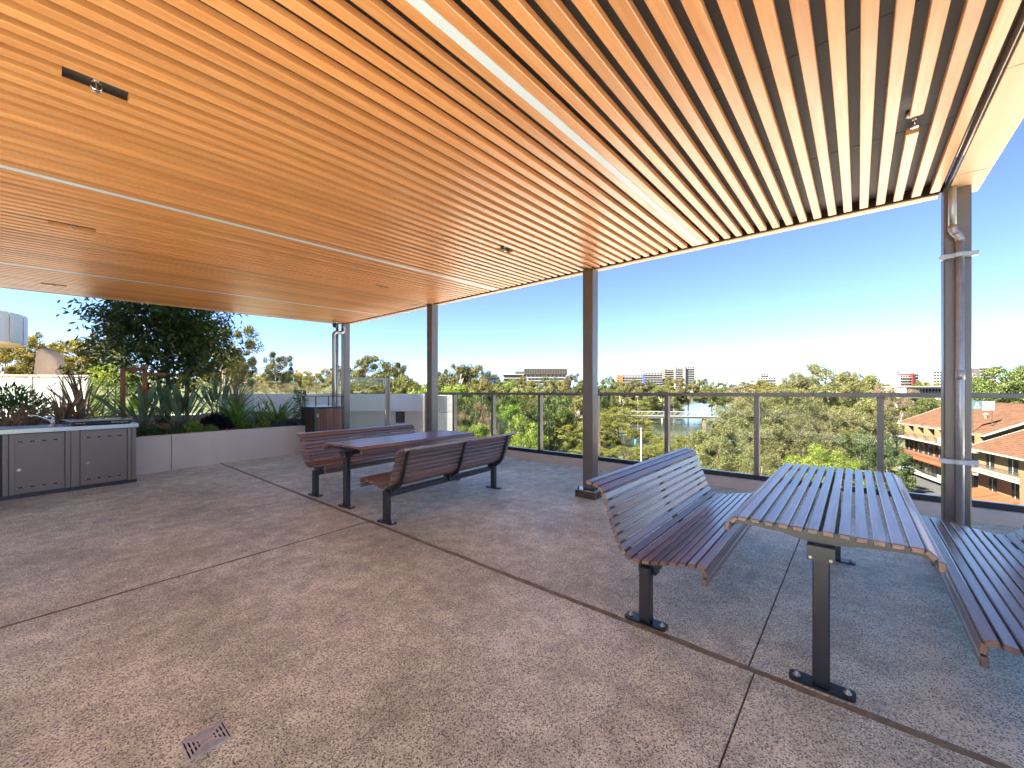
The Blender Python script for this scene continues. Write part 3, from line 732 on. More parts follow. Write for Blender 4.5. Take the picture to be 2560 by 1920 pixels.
strap_plant('flax_plant', gy(85, 1.1), 75, .85, 0.026, (.2, 1.4), 1.2, 'leaf_flax', 'bronze flax clump behind the sink tap', 'plant', G, 3)
strap_plant('flax_plant', gy(15, 1.2), 66, .85, 0.026, (.2, 1.4), 1.3, 'leaf_flax', 'bronze flax clump at the left edge of the photo', 'plant', G, 4)
strap_plant('flax_plant', gy(205, 2.3), 45, 1.25, 0.032, (.7, 1.5), .5, 'leaf_flax', 'upright bronze flax farthest back, in front of the frosted screen', 'plant', G, 5)
strap_plant('flax_plant', gy(590, 2.6), 51, 1.15, 0.032, (.6, 1.5), .8, 'leaf_flax', 'bronze flax at the back of the planter, right of the tree', 'plant', G, 6)
strelitzia(gy(352, .75), 24, 1.10, 'bird of paradise plant in front of the middle tree stake', 21, [(.05, .02, .82)])
strelitzia(gy(455, .55), 30, 1.05, 'bird of paradise plant with two orange flowers, centre of the planter', 22, [(-.06, .0, .86), (.17, .05, .80)])
strelitzia(gy(545, 1.6), 20, 1.15, 'bird of paradise plant with one tall orange flower beneath the tree', 23, [(-.02, 0, 1.12)])
strelitzia(gy(400, 1.8), 20, 1.1, 'bird of paradise plant behind the others at the foot of the tree', 24)
strap_plant('strap_leaf_plant', gy(592, .75), 51, .95, 0.044, (.55, 1.5), 1.2, 'leaf_strap', 'fresh green strap-leaf plant left of the pair by the bin', 'plant', 'green strap-leaf plants', 31)
strap_plant('strap_leaf_plant', gy(694, .75), 54, 1.0, 0.044, (.55, 1.5), 1.2, 'leaf_strap', 'fresh green strap-leaf plant nearest the litter bin', 'plant', 'green strap-leaf plants', 32)
strap_plant('strap_leaf_plant', gy(650, 1.3), 39, .7, 0.036, (.4, 1.4), 1.3, 'leaf_strap', 'smaller green strap-leaf plant behind and between the two large ones', 'plant', 'green strap-leaf plants', 33)
# ------------------------------------------------------------------ low mounds and shrubs
def mound(name, loc, r, h, n, L, wd, mat, lab, group, seed, upright=.8):
    rg = np.random.default_rng(seed)
    d = rnd_dir(n, rg); d[:, 2] = np.abs(d[:, 2]); rad = rg.uniform(.25, 1, n)**.5
    C = d*rad[:, None]*np.array([r, r, h]); D = d*[1, 1, 1]+[0, 0, upright]+rg.normal(size=(n, 3))*.35; D /= np.linalg.norm(D, axis=1, keepdims=True)
    V, F = leaf_quads(C, D, rnd_dir(n, rg), rg.uniform(.6, 1.2, n)*L, rg.uniform(.7, 1.2, n)*wd)
    o = inst(name, np_mesh(name, V, F, mat), None, loc); tag(o, lab, 'plant', group); return o
GL = 'low mounding plants along the planter wall'
mound('low_shrub', gy(482, .38), .20, .26, 900, .07, .022, 'leaf_low', 'dark green low mound below the orange flowers', GL, 41)
mound('low_shrub', gy(523, .34), .17, .17, 700, .06, .018, 'leaf_low', 'small yellow-green mound right of the orange flowers, at the wall', GL, 42)
mound('low_shrub', gy(617, .34), .20, .22, 800, .06, .018, 'leaf_low', 'yellow-green mound in front of the left strap-leaf plant', GL, 43)
mound('low_shrub', gy(662, .45), .20, .22, 800, .06, .018, 'leaf_low', 'yellow-green mound between the two strap-leaf plants', GL, 44)
mound('low_shrub', gy(540, .75), .30, .30, 1200, .08, .03, 'leaf_dark', 'dark purple low shrub in the middle of the planter', GL, 45)
mound('low_shrub', gy(700, .36), .22, .20, 1400, .13, .010, 'leaf_blue', 'blue-grey grass tuft in front of the right strap-leaf plant', GL, 46, 1.2)
mound('low_shrub', gy(738, .40), .20, .20, 1400, .13, .010, 'leaf_blue', 'blue-grey grass tuft against the litter bin', GL, 47, 1.2)
mound('low_shrub', gy(378, .40), .20, .22, 800, .06, .03, 'leaf_shrub', 'grey-green succulent mound just right of the barbecue counter', GL, 48)
mound('low_shrub', gy(425, .36), .18, .14, 600, .06, .03, 'leaf_shrub', 'low grey-green groundcover at the wall, left of the orange flowers', GL, 49)
mound('low_shrub', gy(300, .7), .3, .25, 900, .08, .03, 'leaf_low', 'green low plant behind the barbecue hotplate corner', GL, 50)
mound('low_shrub', gy(130, .6), .3, .2, 700, .07, .02, 'leaf_blue', 'blue-grey low plant behind the sink', GL, 51)
mound('low_shrub', gy(30, 2.4), .55, .75, 1300, .15, .03, 'leaf_shrub', 'green feathery shrub at the left edge of the photo', GL, 52, .3)
sh = empty('leafy_shrub', gy(752, .7), 0, 'small upright glossy shrub between the planter and the bin canopy', 'shrub')
MB().tube([(0, 0, 0), (.01, 0, .3), (-.01, .01, .62)], [.012, .01, .005], 6).build('stem', 'bark', sh)
rg = np.random.default_rng(61); n = 420; hh = rg.uniform(.15, .8, n); an = rg.uniform(0, 2*PI, n); rr = rg.uniform(.02, .17, n)
C = np.stack([rr*np.cos(an), rr*np.sin(an), hh], 1); D = np.stack([np.cos(an), np.sin(an), np.full(n, .5)], 1)+rg.normal(size=(n, 3))*.3; D /= np.linalg.norm(D, axis=1, keepdims=True)
V, F = leaf_quads(C, D, rnd_dir(n, rg), rg.uniform(.05, .09, n), rg.uniform(.025, .04, n)); inst('crown', np_mesh('crown', V, F, 'leaf_shrub'), sh)
# ------------------------------------------------------------------ planter tree with stakes
def branchy(H, spread, seed, levels=3, r0=.05, nmain=5, droop=0., up=.9, start=.25):
    """trunk and limbs; returns MB and tip list"""
    R = random.Random(seed); m = MB(); tips = []
    def grow(p, d, L, r, lev):
        pts = [p]; rad = [r]; q = Vector(p); dd = Vector(d)
        for i in range(4):
            dd = (dd+Vector((R.uniform(-.18, .18), R.uniform(-.18, .18), R.uniform(-.08, .12)-droop*.1))).normalized(); q = q+dd*(L/4); pts.append(tuple(q)); rad.append(r*(1-.6*(i+1)/4))
        m.tube(pts, rad, 6 if lev else 8, False); 
        if lev == levels: tips.append(tuple(q)); return
        for k in range(R.choice((2, 3, 3))):
            t = R.choice((2, 3, 4)); b = pts[t]
            nd = (dd+Vector((R.uniform(-1, 1), R.uniform(-1, 1), R.uniform(-.25, .6)))*spread).normalized()
            grow(b, nd, L*R.uniform(.55, .8), rad[t]*.75, lev+1)
        tips.append(tuple(q))
    tr = [(0, 0, 0)]; rd = [r0]; q = Vector((0, 0, 0))
    for i in range(6): q = q+Vector((R.uniform(-.03, .03)*H*.4, R.uniform(-.03, .03)*H*.4, H*up/6)); tr.append(tuple(q)); rd.append(r0*(1-.75*(i+1)/6))
    m.tube(tr, rd, 10, False); tips.append(tr[-1])
    for k in range(nmain):
        t = start+(1-start)*k/nmain; i = min(int(t*6), 5); b = Vector(tr[i]).lerp(Vector(tr[i+1]), t*6-i); a = k*2.4+R.uniform(-.4, .4)
        grow(tuple(b), Vector((math.cos(a), math.sin(a), R.uniform(.35, .9)-droop)).normalized(), H*R.uniform(.22, .34)*spread*1.2, r0*.5*(1-.5*t), 1)
    return m, tips
p = at_y(418, 1000, 10.9); TB = (p[0], p[1], soil_z(p[0], p[1]))
tr = empty('planter_tree', TB, 0, 'dark glossy evergreen tree tied to timber stakes in the planter', 'tree')
m, tips = branchy(3.4, .60, 77, 3, .050, 10, 0, 1.0, .20); m.build('trunk', 'bark', tr)
rg = np.random.default_rng(78); CC = []; DD = []
T = np.array(tips); T = T[(T[:, 2] > .8) & (np.hypot(T[:, 0], T[:, 1]) < 1.75)]
extra = rg.normal(size=(420, 3))*[.66, .66, .85]+[0.0, 0, 2.25]; extra = extra[(extra[:, 2] > .75) & (np.hypot(extra[:, 0], extra[:, 1]) < 1.35)]
T = np.concatenate([T, extra])
for c in T:
    k = 42; out = np.array([c[0], c[1], 0]); out = out/(np.linalg.norm(out)+.2)
    CC.append(c+rg.normal(size=(k, 3))*[.14, .14, .10]); DD.append(out*.6+rg.normal(size=(k, 3))*.6+[0, 0, -.35])
C = np.concatenate(CC); D = np.concatenate(DD); D /= np.linalg.norm(D, axis=1, keepdims=True); n = len(C)
Nn = rnd_dir(n, rg)*.7+[0, 0, .7]
V, F = leaf_quads(C, D, Nn, rg.uniform(.10, .17, n), rg.uniform(.030, .050, n)); inst('crown', np_mesh('crown', V, F, 'leaf_tree'), tr)
stk = []
for u, dy, lab in ((307, 1.45, 'left timber tree stake'), (362, 1.05, 'middle timber tree stake, nearest the wall'), (468, 1.35, 'right timber tree stake')):
    x, y, z = gy(u, dy); s = empty('tree_stake', (x, y, z), 0, lab+', red-brown and square', 'stake', 'timber stakes around the planter tree'); stk.append((x, y, z))
    MB().cbox(-.035, .035, -.035, .035, -.1, 1.90-z, .004).build('post', 'stake', s)
    if u == 468: MB().box(-.037, .037, -.037, -.0351, .75, .95).build('tie_band', 'canvas_dark', s)
def batten(a, b, z, lab):
    a = np.array(a[:2]); b = np.array(b[:2]); d = b-a; L = np.linalg.norm(d); an = math.atan2(d[1], d[0])
    o = MB().cbox(.04, L-.04, -.011, .011, -.035, .035, .003).build('stake_batten', 'stake', None, (a[0], a[1], z), an); tag(o, lab, 'batten')
batten(stk[0], stk[1], 1.80, 'timber cross batten joining the left and middle tree stakes')
batten(stk[1], stk[2], 1.72, 'timber cross batten joining the middle and right tree stakes')
# ------------------------------------------------------------------ glass fence behind the planter
gf = empty('planter_glass_fence', (0, 12.55, 0), 0, 'frameless glass fence along the back of the planter', 'fence')
for k in range(7):
    x0 = -6.6+k*1.5
    MB().box(x0, x0+1.46, -.006, .006, .82, 1.60).build('glass_pane', 'glass_pool', gf)
    for q in (.3, 1.16): MB().cbox(x0+q-.025, x0+q+.025, -.03, .03, .55, .95, .004).build('spigot', 'steel', gf)
# ------------------------------------------------------------------ white parapet with glass fence, gate screen, louvre
pa = empty('white_parapet', tuple(at_d(830, HY, 12.2)[:2])+(0,), TH-PI/2, 'white rendered parapet wall beyond the far corner column', 'wall')
# local x = to the right in the photo, y = away from the camera
def rbox(m, x0, x1, y0, y1, z0, z1, r=.14):
    pts = [(x0, y0)]
    for t in range(0, 91, 15): a = math.radians(-90+t); pts.append((x1-r+r*math.cos(a), y0+r+r*math.sin(a)))
    pts += [(x1, y1), (x0, y1)]; return m.prism(pts, 'z', z0, z1)
mm = MB(); rbox(mm, -3.4, 2.72, 0, .45, .80, 1.315, .16); mm.build('upper_band', 'white_render', pa)
mm = MB(); rbox(mm, -3.4, 2.70, .10, .55, 0, .795, .12); mm.build('lower_wall', 'planter_paint', pa)
MB().cbox(2.95, 3.55, -.55, .5, .795, 1.27, .01).build('end_block', 'planter_paint', pa); MB().cbox(2.95, 3.55, -.55, .5, -.3, .786, .01).build('end_block', 'planter_paint', pa)
lv = MB().cbox(1.90, 2.16, .06, .099, .45, .775, .003).build('louvre', 'dark_channel', pa)
for k in range(5): MB().box(1.92, 2.14, .045, .0585, .48+k*.055, .505+k*.055).build('louvre_blade', 'bronze', lv)
for k, (a, b) in enumerate([(-2.75, -2.33), (-2.31, -1.85), (-1.83, -1.3), (-1.28, -.62), (-.60, .15)]):
    MB().box(a, b, .22, .232, 1.316, 1.86).build('glass_pane', 'glass_pool', pa)
    MB().cyl((b-.05, .20, 1.70), (b-.05, .25, 1.70), .022, n=10).build('glass_clamp', 'steel', pa)
gs = empty('glass_screen', (4.86, 9.30, 0), 0, 'bronze framed glass screen beside the far corner column', 'screen')
MB().cbox(0, 1.05, -.02, .03, 1.69, 1.735, .003).build('top_rail', 'bronze_light', gs)
for a in (1.00, 1.07): MB().cbox(a, a+.05, -.025, .035, 0, 1.735 if a > 1.05 else 1.689, .003).build('post', 'bronze', gs)
MB().cbox(0, 1.0, -.015, .025, .02, .08, .003).build('bottom_rail', 'dark_channel', gs)
MB().box(.0, .999, .0, .010, .081, 1.689).build('glass_pane', 'glass_rail', gs)
# ------------------------------------------------------------------ frosted screen, sculpture and curved canopy at the far left
fs = empty('frosted_screen', tuple(at_d(110, HY, 17.0)[:2])+(0,), TH-PI/2+.12, 'white frosted screen with bronze posts behind the flax', 'screen')
for k, u in enumerate((-80, 5, 83, 150, 207)):
    xx = (u-110)/FPX*17.0
    MB().cbox(xx-.05, xx+.05, -.05, .05, .2, 2.02, .004).build('post', 'bronze_light', fs)
    if k < 4:
        x1 = ((5, 83, 150, 207)[k]-110)/FPX*17.0; MB().box(xx+.055, x1-.055, -.01, .01, .3, 1.97).build('frosted_pane', 'frost_panel', fs)
MB().cbox(-3.4, 1.70, -.06, .06, 2.021, 2.08, .004).build('top_rail', 'bronze_light', fs)
plain('stone_pale', (.24, .19, .155), .85, var=.12, scale=2.5, bump=.3, bscale=12)
b = at_d(118, 940, 24); st = MB(); prof = []
for k, (hw_, z, ox) in enumerate([(.62, .0, -.20), (.64, 1.1, -.12), (.66, 2.2, 0), (.69, 3.1, .10), (.70, 3.55, .15), (.62, 3.95, .12), (.40, 4.20, 0.0), (.10, 4.27, -.10)]):
    ring = []
    for j in range(20):
        a = 2*PI*j/20; x = hw_*math.copysign(abs(math.cos(a))**.7, math.cos(a)); y = .55*hw_*math.copysign(abs(math.sin(a))**.8, math.sin(a))
        zz = z-(.35*(x > 0)*x if k > 3 else 0); ring.append((x+ox+.05*math.sin(3*a+k), y+.04*math.cos(2*a+k), zz))
    prof.append(ring)
vs = [p for r in prof for p in r]; fs_ = [(i*20+j, i*20+(j+1) % 20, (i+1)*20+(j+1) % 20, (i+1)*20+j) for i in range(7) for j in range(20)]+[tuple(140+j for j in range(20))]
so2 = MB().add(vs, fs_, True).build('stone_sculpture', 'stone_pale', None, (b[0], b[1], -.3), TH-PI/2); tag(so2, 'tall pale rounded stone sculpture standing behind the frosted screen', 'sculpture')
plain('zinc_clad', (.30, .34, .36), .4, metal=.3, var=.06); plain('soffit_tan', (.60, .44, .28), .7, var=.12, scale=4)
cc = at_d(-235, HY, 22); cu = empty('curved_canopy', (cc[0], cc[1], 4.2), 0, 'curved metal clad building canopy at the left edge of the photo', 'canopy')
RR = 4.25; np_ = 22
for k in range(np_):
    a0 = 2*PI*k/np_+.008; a1 = 2*PI*(k+1)/np_-.008; m = MB()
    for s in range(4):
        q0 = a0+(a1-a0)*s/4; q1 = a0+(a1-a0)*(s+1)/4
        m.add([(RR*math.cos(q0), RR*math.sin(q0), 0), (RR*math.cos(q1), RR*math.sin(q1), 0), (RR*math.cos(q1), RR*math.sin(q1), 1.75), (RR*math.cos(q0), RR*math.sin(q0), 1.75)], [(0, 1, 2, 3)], True)
    m.build('cladding_panel', 'zinc_clad', cu)
MB().lathe([(.1, 1.7), (RR-.03, 1.7), (RR-.03, .02), (RR-.5, -.04), (.1, -.06)], 48).build('soffit', 'soffit_tan', cu)
MB().cyl((-1, 0, -19), (-1, 0, -.05), 1.6, n=24).build('drum_wall', 'white_render', cu)
# unseen block added left of the frame to keep sun off the terrace
nw = empty('sun_blocker', (-4.95, 9.6, -15), 0, 'unseen pale block added left of the terrace to block the sun', 'building')
MB().box(-18, 0, 0, 14.4, 0, 30).build('wall', 'white_render', nw)
# ------------------------------------------------------------------ podium roof next door, terrain, river
po = MB().box(-26, 7.4, 12.81, 33, -1.2, -.06).box(-26, -4.91, 9.51, 12.80, -1.2, -.06).build('podium_roof', 'planter_paint'); tag(po, kind='structure')
def pm(name, c0, c1, c2, sc, rough=.95):
    m, t, b = newmat(name); L = t.links.new; g = N(t, 'ShaderNodeNewGeometry')
    n1 = N(t, 'ShaderNodeTexNoise', i_Scale=sc, i_Detail=8.0, i_Roughness=.65); L(g.outputs['Position'], n1.inputs['Vector'])
    r = ramp(t, [(.3, c0), (.5, c1), (.72, c2)]); L(n1.outputs[0], r.inputs[0]); L(r.outputs[0], b.inputs['Base Color']); b.inputs['Roughness'].default_value = rough
    b.inputs['Specular IOR Level'].default_value = .2
    bp = N(t, 'ShaderNodeBump', i_Strength=.6, i_Distance=.3); n2 = N(t, 'ShaderNodeTexNoise', i_Scale=sc*8, i_Detail=4.0); L(g.outputs['Position'], n2.inputs['Vector']); L(n2.outputs[0], bp.inputs['Height']); L(bp.outputs[0], b.inputs['Normal'])
pm('ground', (.035, .040, .016), (.065, .07, .028), (.11, .10, .05), .08)
pm('asphalt', (.035, .035, .037), (.05, .05, .052), (.065, .065, .066), .9)
RIV = [(1180, 128), (1330, 126), (1480, 128), (1640, 134), (1705, 158), (1722, 219), (1735, 318), (1770, 579), (1800, 900)]
RIVP = np.array([(FW+RT*((u-CX)/FPX))[:2]*d for u, d in RIV]); RIVW = np.array([8, 9, 10, 14, 18, 20, 22, 30, 36.])
def ground_z(x, y):
    d = x*FW[0]+y*FW[1]; l = x*RT[0]+y*RT[1]; d_ = max(d, 1.); u = CX+FPX*l/d_; R = math.hypot(x, y)
    ss = lambda a, b, t: (lambda q: q*q*(3-2*q))(min(max((t-a)/(b-a), 0), 1))
    z = -15.0
    left = 1-ss(820, 1180, u) if d > 0 else 1.0
    z += left*14.0*ss(20, 42, R)
    z += ss(300, 800, R)*(15.0 if u < 1750 else 14.0)
    z += .5*math.sin(x*.031)*math.sin(y*.027)
    P = np.array([x, y]); best = 1e9
    for i in range(len(RIVP)-1):
        a, b = RIVP[i], RIVP[i+1]; t = np.clip(np.dot(P-a, b-a)/np.dot(b-a, b-a), 0, 1); q = np.linalg.norm(P-(a+t*(b-a)))-(RIVW[i]*(1-t)+RIVW[i+1]*t)
        best = min(best, q)
    if best < 14:
        f = ss(0, 14, best); z = z*f+(-19.5)*(1-f) if best > 0 else -19.5
    return z
rad = np.concatenate([np.array([0.]), np.geomspace(9, 9000, 78)]); na = 220
V = []; 
for r in rad:
    for k in range(na):
        a = 2*PI*k/na; V.append((r*math.cos(a), r*math.sin(a), ground_z(r*math.cos(a), r*math.sin(a))))
F = [(i*na+k, (i+1)*na+k, (i+1)*na+(k+1) % na, i*na+(k+1) % na) for i in range(len(rad)-1) for k in range(na)]
# finer patch where the river is seen is carried by the water sheet below
tag(inst('ground', np_mesh('ground', np.array(V), np.array(F), 'ground', True)), kind='structure')
m, t, b = newmat('water'); b.inputs['Base Color'].default_value = (.035, .045, .035, 1); b.inputs['Roughness'].default_value = .10; b.inputs['Specular IOR Level'].default_value = .22
L = t.links.new; g = N(t, 'ShaderNodeNewGeometry'); mp = N(t, 'ShaderNodeMapping'); mp.inputs['Scale'].default_value = (.8, .8, 1); L(g.outputs['Position'], mp.inputs[0])
nz = N(t, 'ShaderNodeTexNoise', i_Scale=.7, i_Detail=4.0); L(mp.outputs[0], nz.inputs['Vector']); bp = N(t, 'ShaderNodeBump', i_Strength=.10, i_Distance=.25); L(nz.outputs[0], bp.inputs['Height']); L(bp.outputs[0], b.inputs['Normal'])
wv = []; 
for i in range(len(RIVP)):
    a = RIVP[max(i-1, 0)]; c = RIVP[min(i+1, len(RIVP)-1)]; tn = (c-a)/np.linalg.norm(c-a); nn = np.array([-tn[1], tn[0]]); wd = RIVW[i]+13
    wv += [(*(RIVP[i]+nn*wd), -16.2), (*(RIVP[i]-nn*wd), -16.2)]
tag(MB().add(wv, [(2*i, 2*i+1, 2*i+3, 2*i+2) for i in range(len(RIVP)-1)]).build('river', 'water'), kind='structure')
# ------------------------------------------------------------------ trees
def fol(n, a, b, **k): foliage(n, a, b, trans=.3, clump=.35, **k)
fol('gum', (.045, .05, .015), (.14, .135, .04), objvar=.3, hue=.025)
fol('gum_gold', (.075, .07, .012), (.22, .185, .03), objvar=.2, hue=.02)
fol('dense', (.03, .045, .012), (.10, .12, .03), objvar=.3, hue=.03)
fol('mangrove', (.06, .07, .014), (.16, .16, .035), objvar=.15, hue=.012)
fol('casuarina', (.055, .06, .022), (.15, .145, .06), objvar=.22, hue=.02)
fol('lime', (.06, .10, .012), (.17, .23, .03), objvar=.15, hue=.015)
fol('bare', (.12, .09, .065), (.24, .18, .13), objvar=.15, hue=.02)
fol('deep', (.02, .035, .012), (.06, .085, .025), objvar=.25, hue=.02)
def crown_arrays(seed, nclump, env, cr, per, leaf, wdt, kind='round', hang=0.0):
    """leaf quads gathered in clumps inside an envelope function -> V,F (unit tree: height 1, radius about .5)"""
    rg = np.random.default_rng(seed); cs = []
    while len(cs) < nclump:
        p = rg.uniform(-1, 1, 3)*[.62, .62, .5]+[0, 0, .55]
        e = env(p)
        if e > rg.random(): cs.append(p)
    cs = np.array(cs); r = cr*rg.uniform(.6, 1.3, nclump)
    n = nclump*per; ci = np.repeat(np.arange(nclump), per)
    d = rnd_dir(n, rg); q = rg.uniform(.45, 1.0, n)
    off = d*(q*r[ci])[:, None]*[1, 1, .72]
    C = cs[ci]+off
    if kind == 'needle': D = np.stack([off[:, 0], off[:, 1], np.abs(off[:, 2])*.6], 1)/(r[ci][:, None])+rg.normal(size=(n, 3))*.35+[0, 0, .35-hang]
    else: D = rg.normal(size=(n, 3))+[0, 0, -hang]
    D /= np.linalg.norm(D, axis=1, keepdims=True)
    Nn = d*.95+rg.normal(size=(n, 3))*.34+[0, 0, .22]
    return leaf_quads(C, D, Nn, rg.uniform(.6, 1.3, n)*leaf, rg.uniform(.7, 1.2, n)*wdt), cs
def env_round(p):
    x = (p[0]/.5)**2+(p[1]/.5)**2+((p[2]-.62)/.37)**2; return 1.0 if .30 < x < 1 else (.12 if x <= .30 else 0)
def env_gum(p):
    x = (p[0]/.5)**2+(p[1]/.5)**2+((p[2]-.68)/.32)**2; s = math.sin(p[0]*9+1.3)*math.sin(p[1]*8+.4)*math.sin(p[2]*10); return 1.0 if (x < 1 and s > -.08 and x > .15) else 0
def env_bush(p):
    x = (p[0]/.55)**2+(p[1]/.55)**2+((p[2]-.35)/.62)**2; return 1.0 if .45 < x < 1 else (.1 if x <= .45 else 0)
def env_cone(p):
    h = (p[2]-.06)/.94; 
    if h < 0 or h > 1: return 0
    w_ = .50*(1-h**1.4)**.8+.02; x = math.hypot(p[0], p[1])/w_; return 1.0 if .45 < x < 1 else (.15 if x <= .45 else 0)
def trunk_to(cs, seed, r0=.022, bot=0.):
    R = random.Random(seed); m = MB(); top = (R.uniform(-.03, .03), R.uniform(-.03, .03), .62)
    m.tube([(0, 0, bot), (.01, .0, .2), (R.uniform(-.02, .02), .01, .42), top], [r0, r0*.85, r0*.65, r0*.4], 8, False)
    for k in range(9):
        c = cs[R.randrange(len(cs))]; z = R.uniform(.2, .55); mid = (c[0]*.5, c[1]*.5, (z+c[2])/2+.02); m.tube([(0, 0, z), mid, tuple(c)], [r0*.5, r0*.32, r0*.12], 5, False)
    return m
PROTO = {}
def proto(key, mat, seed, nclump, env, cr, per, leaf, wdt, kind='round', hang=0., bark='bark'):
    (V, F), cs = crown_arrays(seed, nclump, env, cr, per, leaf, wdt, kind, hang)
    PROTO.setdefault(key, []).append((np_mesh('crown', V, F, mat), trunk_to(cs, seed).mesh('trunk', bark)))
for s in (1, 2, 3):
    proto('gum', 'gum', 100+s, 60, env_gum, .10, 260, .027, .014, hang=.5, bark='bark_pale')
    proto('dense', 'dense', 120+s, 90, env_round, .10, 210, .025, .016)
for s in (1, 2):
    proto('gold', 'gum_gold', 110+s, 70, env_gum, .095, 260, .025, .013, hang=.4, bark='bark_pale')
    proto('mangrove', 'mangrove', 130+s, 130, env_bush, .095, 190, .021, .014)
    proto('casuarina', 'casuarina', 140+s, 190, env_cone, .075, 260, .034, .0055, 'needle', .1)
    proto('lime', 'lime', 150+s, 100, env_bush, .10, 200, .024, .015)
    proto('deep', 'deep', 160+s, 120, env_bush, .10, 190, .024, .015)
proto('casround', 'casuarina', 145, 210, env_round, .075, 260, .034, .0055, 'needle', .25)
proto('casround', 'casuarina', 146, 210, env_bush, .075, 260, .034, .0055, 'needle', .25)
proto('bare', 'bare', 171, 60, env_round, .09, 120, .05, .005, 'needle', -.3)
TI = [0]
ORD = ['first', 'second', 'third', 'fourth', 'fifth', 'sixth', 'seventh', 'eighth', 'ninth', 'tenth', 'eleventh', 'twelfth', 'thirteenth', 'fourteenth', 'fifteenth', 'sixteenth', 'seventeenth', 'eighteenth', 'nineteenth', 'twentieth', 'twenty-first', 'twenty-second', 'twenty-third', 'twenty-fourth']
LOOK = {'gum': 'olive gum tree', 'dense': 'dense green tree', 'deep': 'dark green tree', 'lime': 'bright green tree', 'bare': 'grey-brown bare tree', 'gold': 'golden-green tree', 'mangrove': 'rounded mangrove'}
def row(items, where, group, name='tree', cat='tree'):
    for k, (u, v, w_, d, key) in enumerate(sorted(items)):
        tree(u, v, w_, d, key, LOOK[key]+', '+ORD[k]+' from the left '+where, group, name, cat=cat)
def tree(u, vtop, wpx, d, key, lab, group=None, name='tree', vbot=None, cat='tree'):
    """one tree by photo column, top row, width and distance; rooted on the terrain"""
    p = at_d(u, HY, d); gz = ground_z(p[0], p[1]); 
    if gz < -16: gz = -16.3
    top = EYE-(vtop-HY)/FPX*d; H = max(top-gz, 2.0); W_ = wpx/FPX*d*1.0
    if vbot is not None: gz = max(gz, EYE-(vbot-HY)/FPX*d); H = top-gz
    W_ = max(W_, .62*H*(1 if key not in ('casuarina', 'casround') else .7)) if vbot is None else W_
    pr = PROTO[key]; c, t = pr[TI[0] % len(pr)]; TI[0] += 1; rz = (TI[0]*2.399) % (2*PI)
    r = empty(name, (p[0], p[1], gz), rz, lab, cat, group, (W_, W_, H))
    inst('crown', c, r); inst('trunk', t, r); return r
A = 'gum trees beyond the planter'; LA = 'golden-lit gum tree in the row behind the planter tree'
tree(20, 838, 150, 46, 'gold', 'golden gum tree at the left edge, under the curved canopy', A)
tree(95, 832, 120, 52, 'gold', 'golden gum tree rising behind the stone sculpture', A)
tree(205, 848, 150, 44, 'gold', 'broad golden gum tree right of the stone sculpture', A)
tree(270, 835, 120, 56, 'gold', 'golden gum tree half hidden behind the dark planter tree', A)
tree(285, 900, 110, 34, 'lime', 'yellow-green bushy tree low behind the left tree stake', A)
tree(560, 800, 120, 33, 'gum', 'tall olive gum tree just right of the dark planter tree', A)
tree(530, 860, 130, 38, 'gold', 'golden gum tree behind the right side of the planter tree', A)
tree(590, 872, 90, 42, 'gum', 'lower olive gum tree with a dark crown, right of the planter tree', A)
tree(700, 880, 80, 75, 'gum', 'lone tall gum tree with open crown between planter tree and far corner column', A)
LROW = []
for u, v, w_, d in ((632, 930, 70, 82), (668, 936, 70, 78), (715, 930, 70, 86), (752, 924, 60, 90), (790, 930, 70, 84), (838, 912, 70, 95), (600, 935, 60, 88)):
    LROW.append((u, v, w_, d, ('gold', 'dense')[u % 2]))
row(LROW, 'in the low row left of the corner column', 'low tree row left of the far corner column')
BROW = []
for u, v, w_, d in ((630, 950, 90, 60), (690, 952, 100, 58), (760, 950, 100, 60), (830, 948, 90, 62)):
    BROW.append((u, v, w_, d, 'bare'))
row(BROW, 'seen through the far glass fence', 'grey-brown bushes behind the far glass fence', 'bush', 'bush')
B = 'trees between the far corner column and the middle column'
tree(925, 886, 120, 120, 'gum', 'broad tall gum tree above the glass screen', B)
tree(880, 915, 90, 130, 'gum', 'gum tree crown just right of the far corner column', B)
tree(985, 905, 55, 128, 'gum', 'small-crowned gum tree standing above the parapet', B)
tree(960, 925, 90, 105, 'gum', 'olive tree in front of the tall gum above the glass screen', B)
tree(1015, 940, 90, 100, 'dense', 'rounded olive tree left of the middle column', B)
tree(905, 945, 110, 90, 'dense', 'dark rounded tree behind the glass screen', B)
tree(1045, 958, 50, 55, 'lime', 'bright lime-green clipped bush above the white parapet', B, 'bush', cat='bush')
Cg = 'trees on the wooded slope behind the balustrade'; LC = 'olive tree in the dense woodland behind the left half of the balustrade'
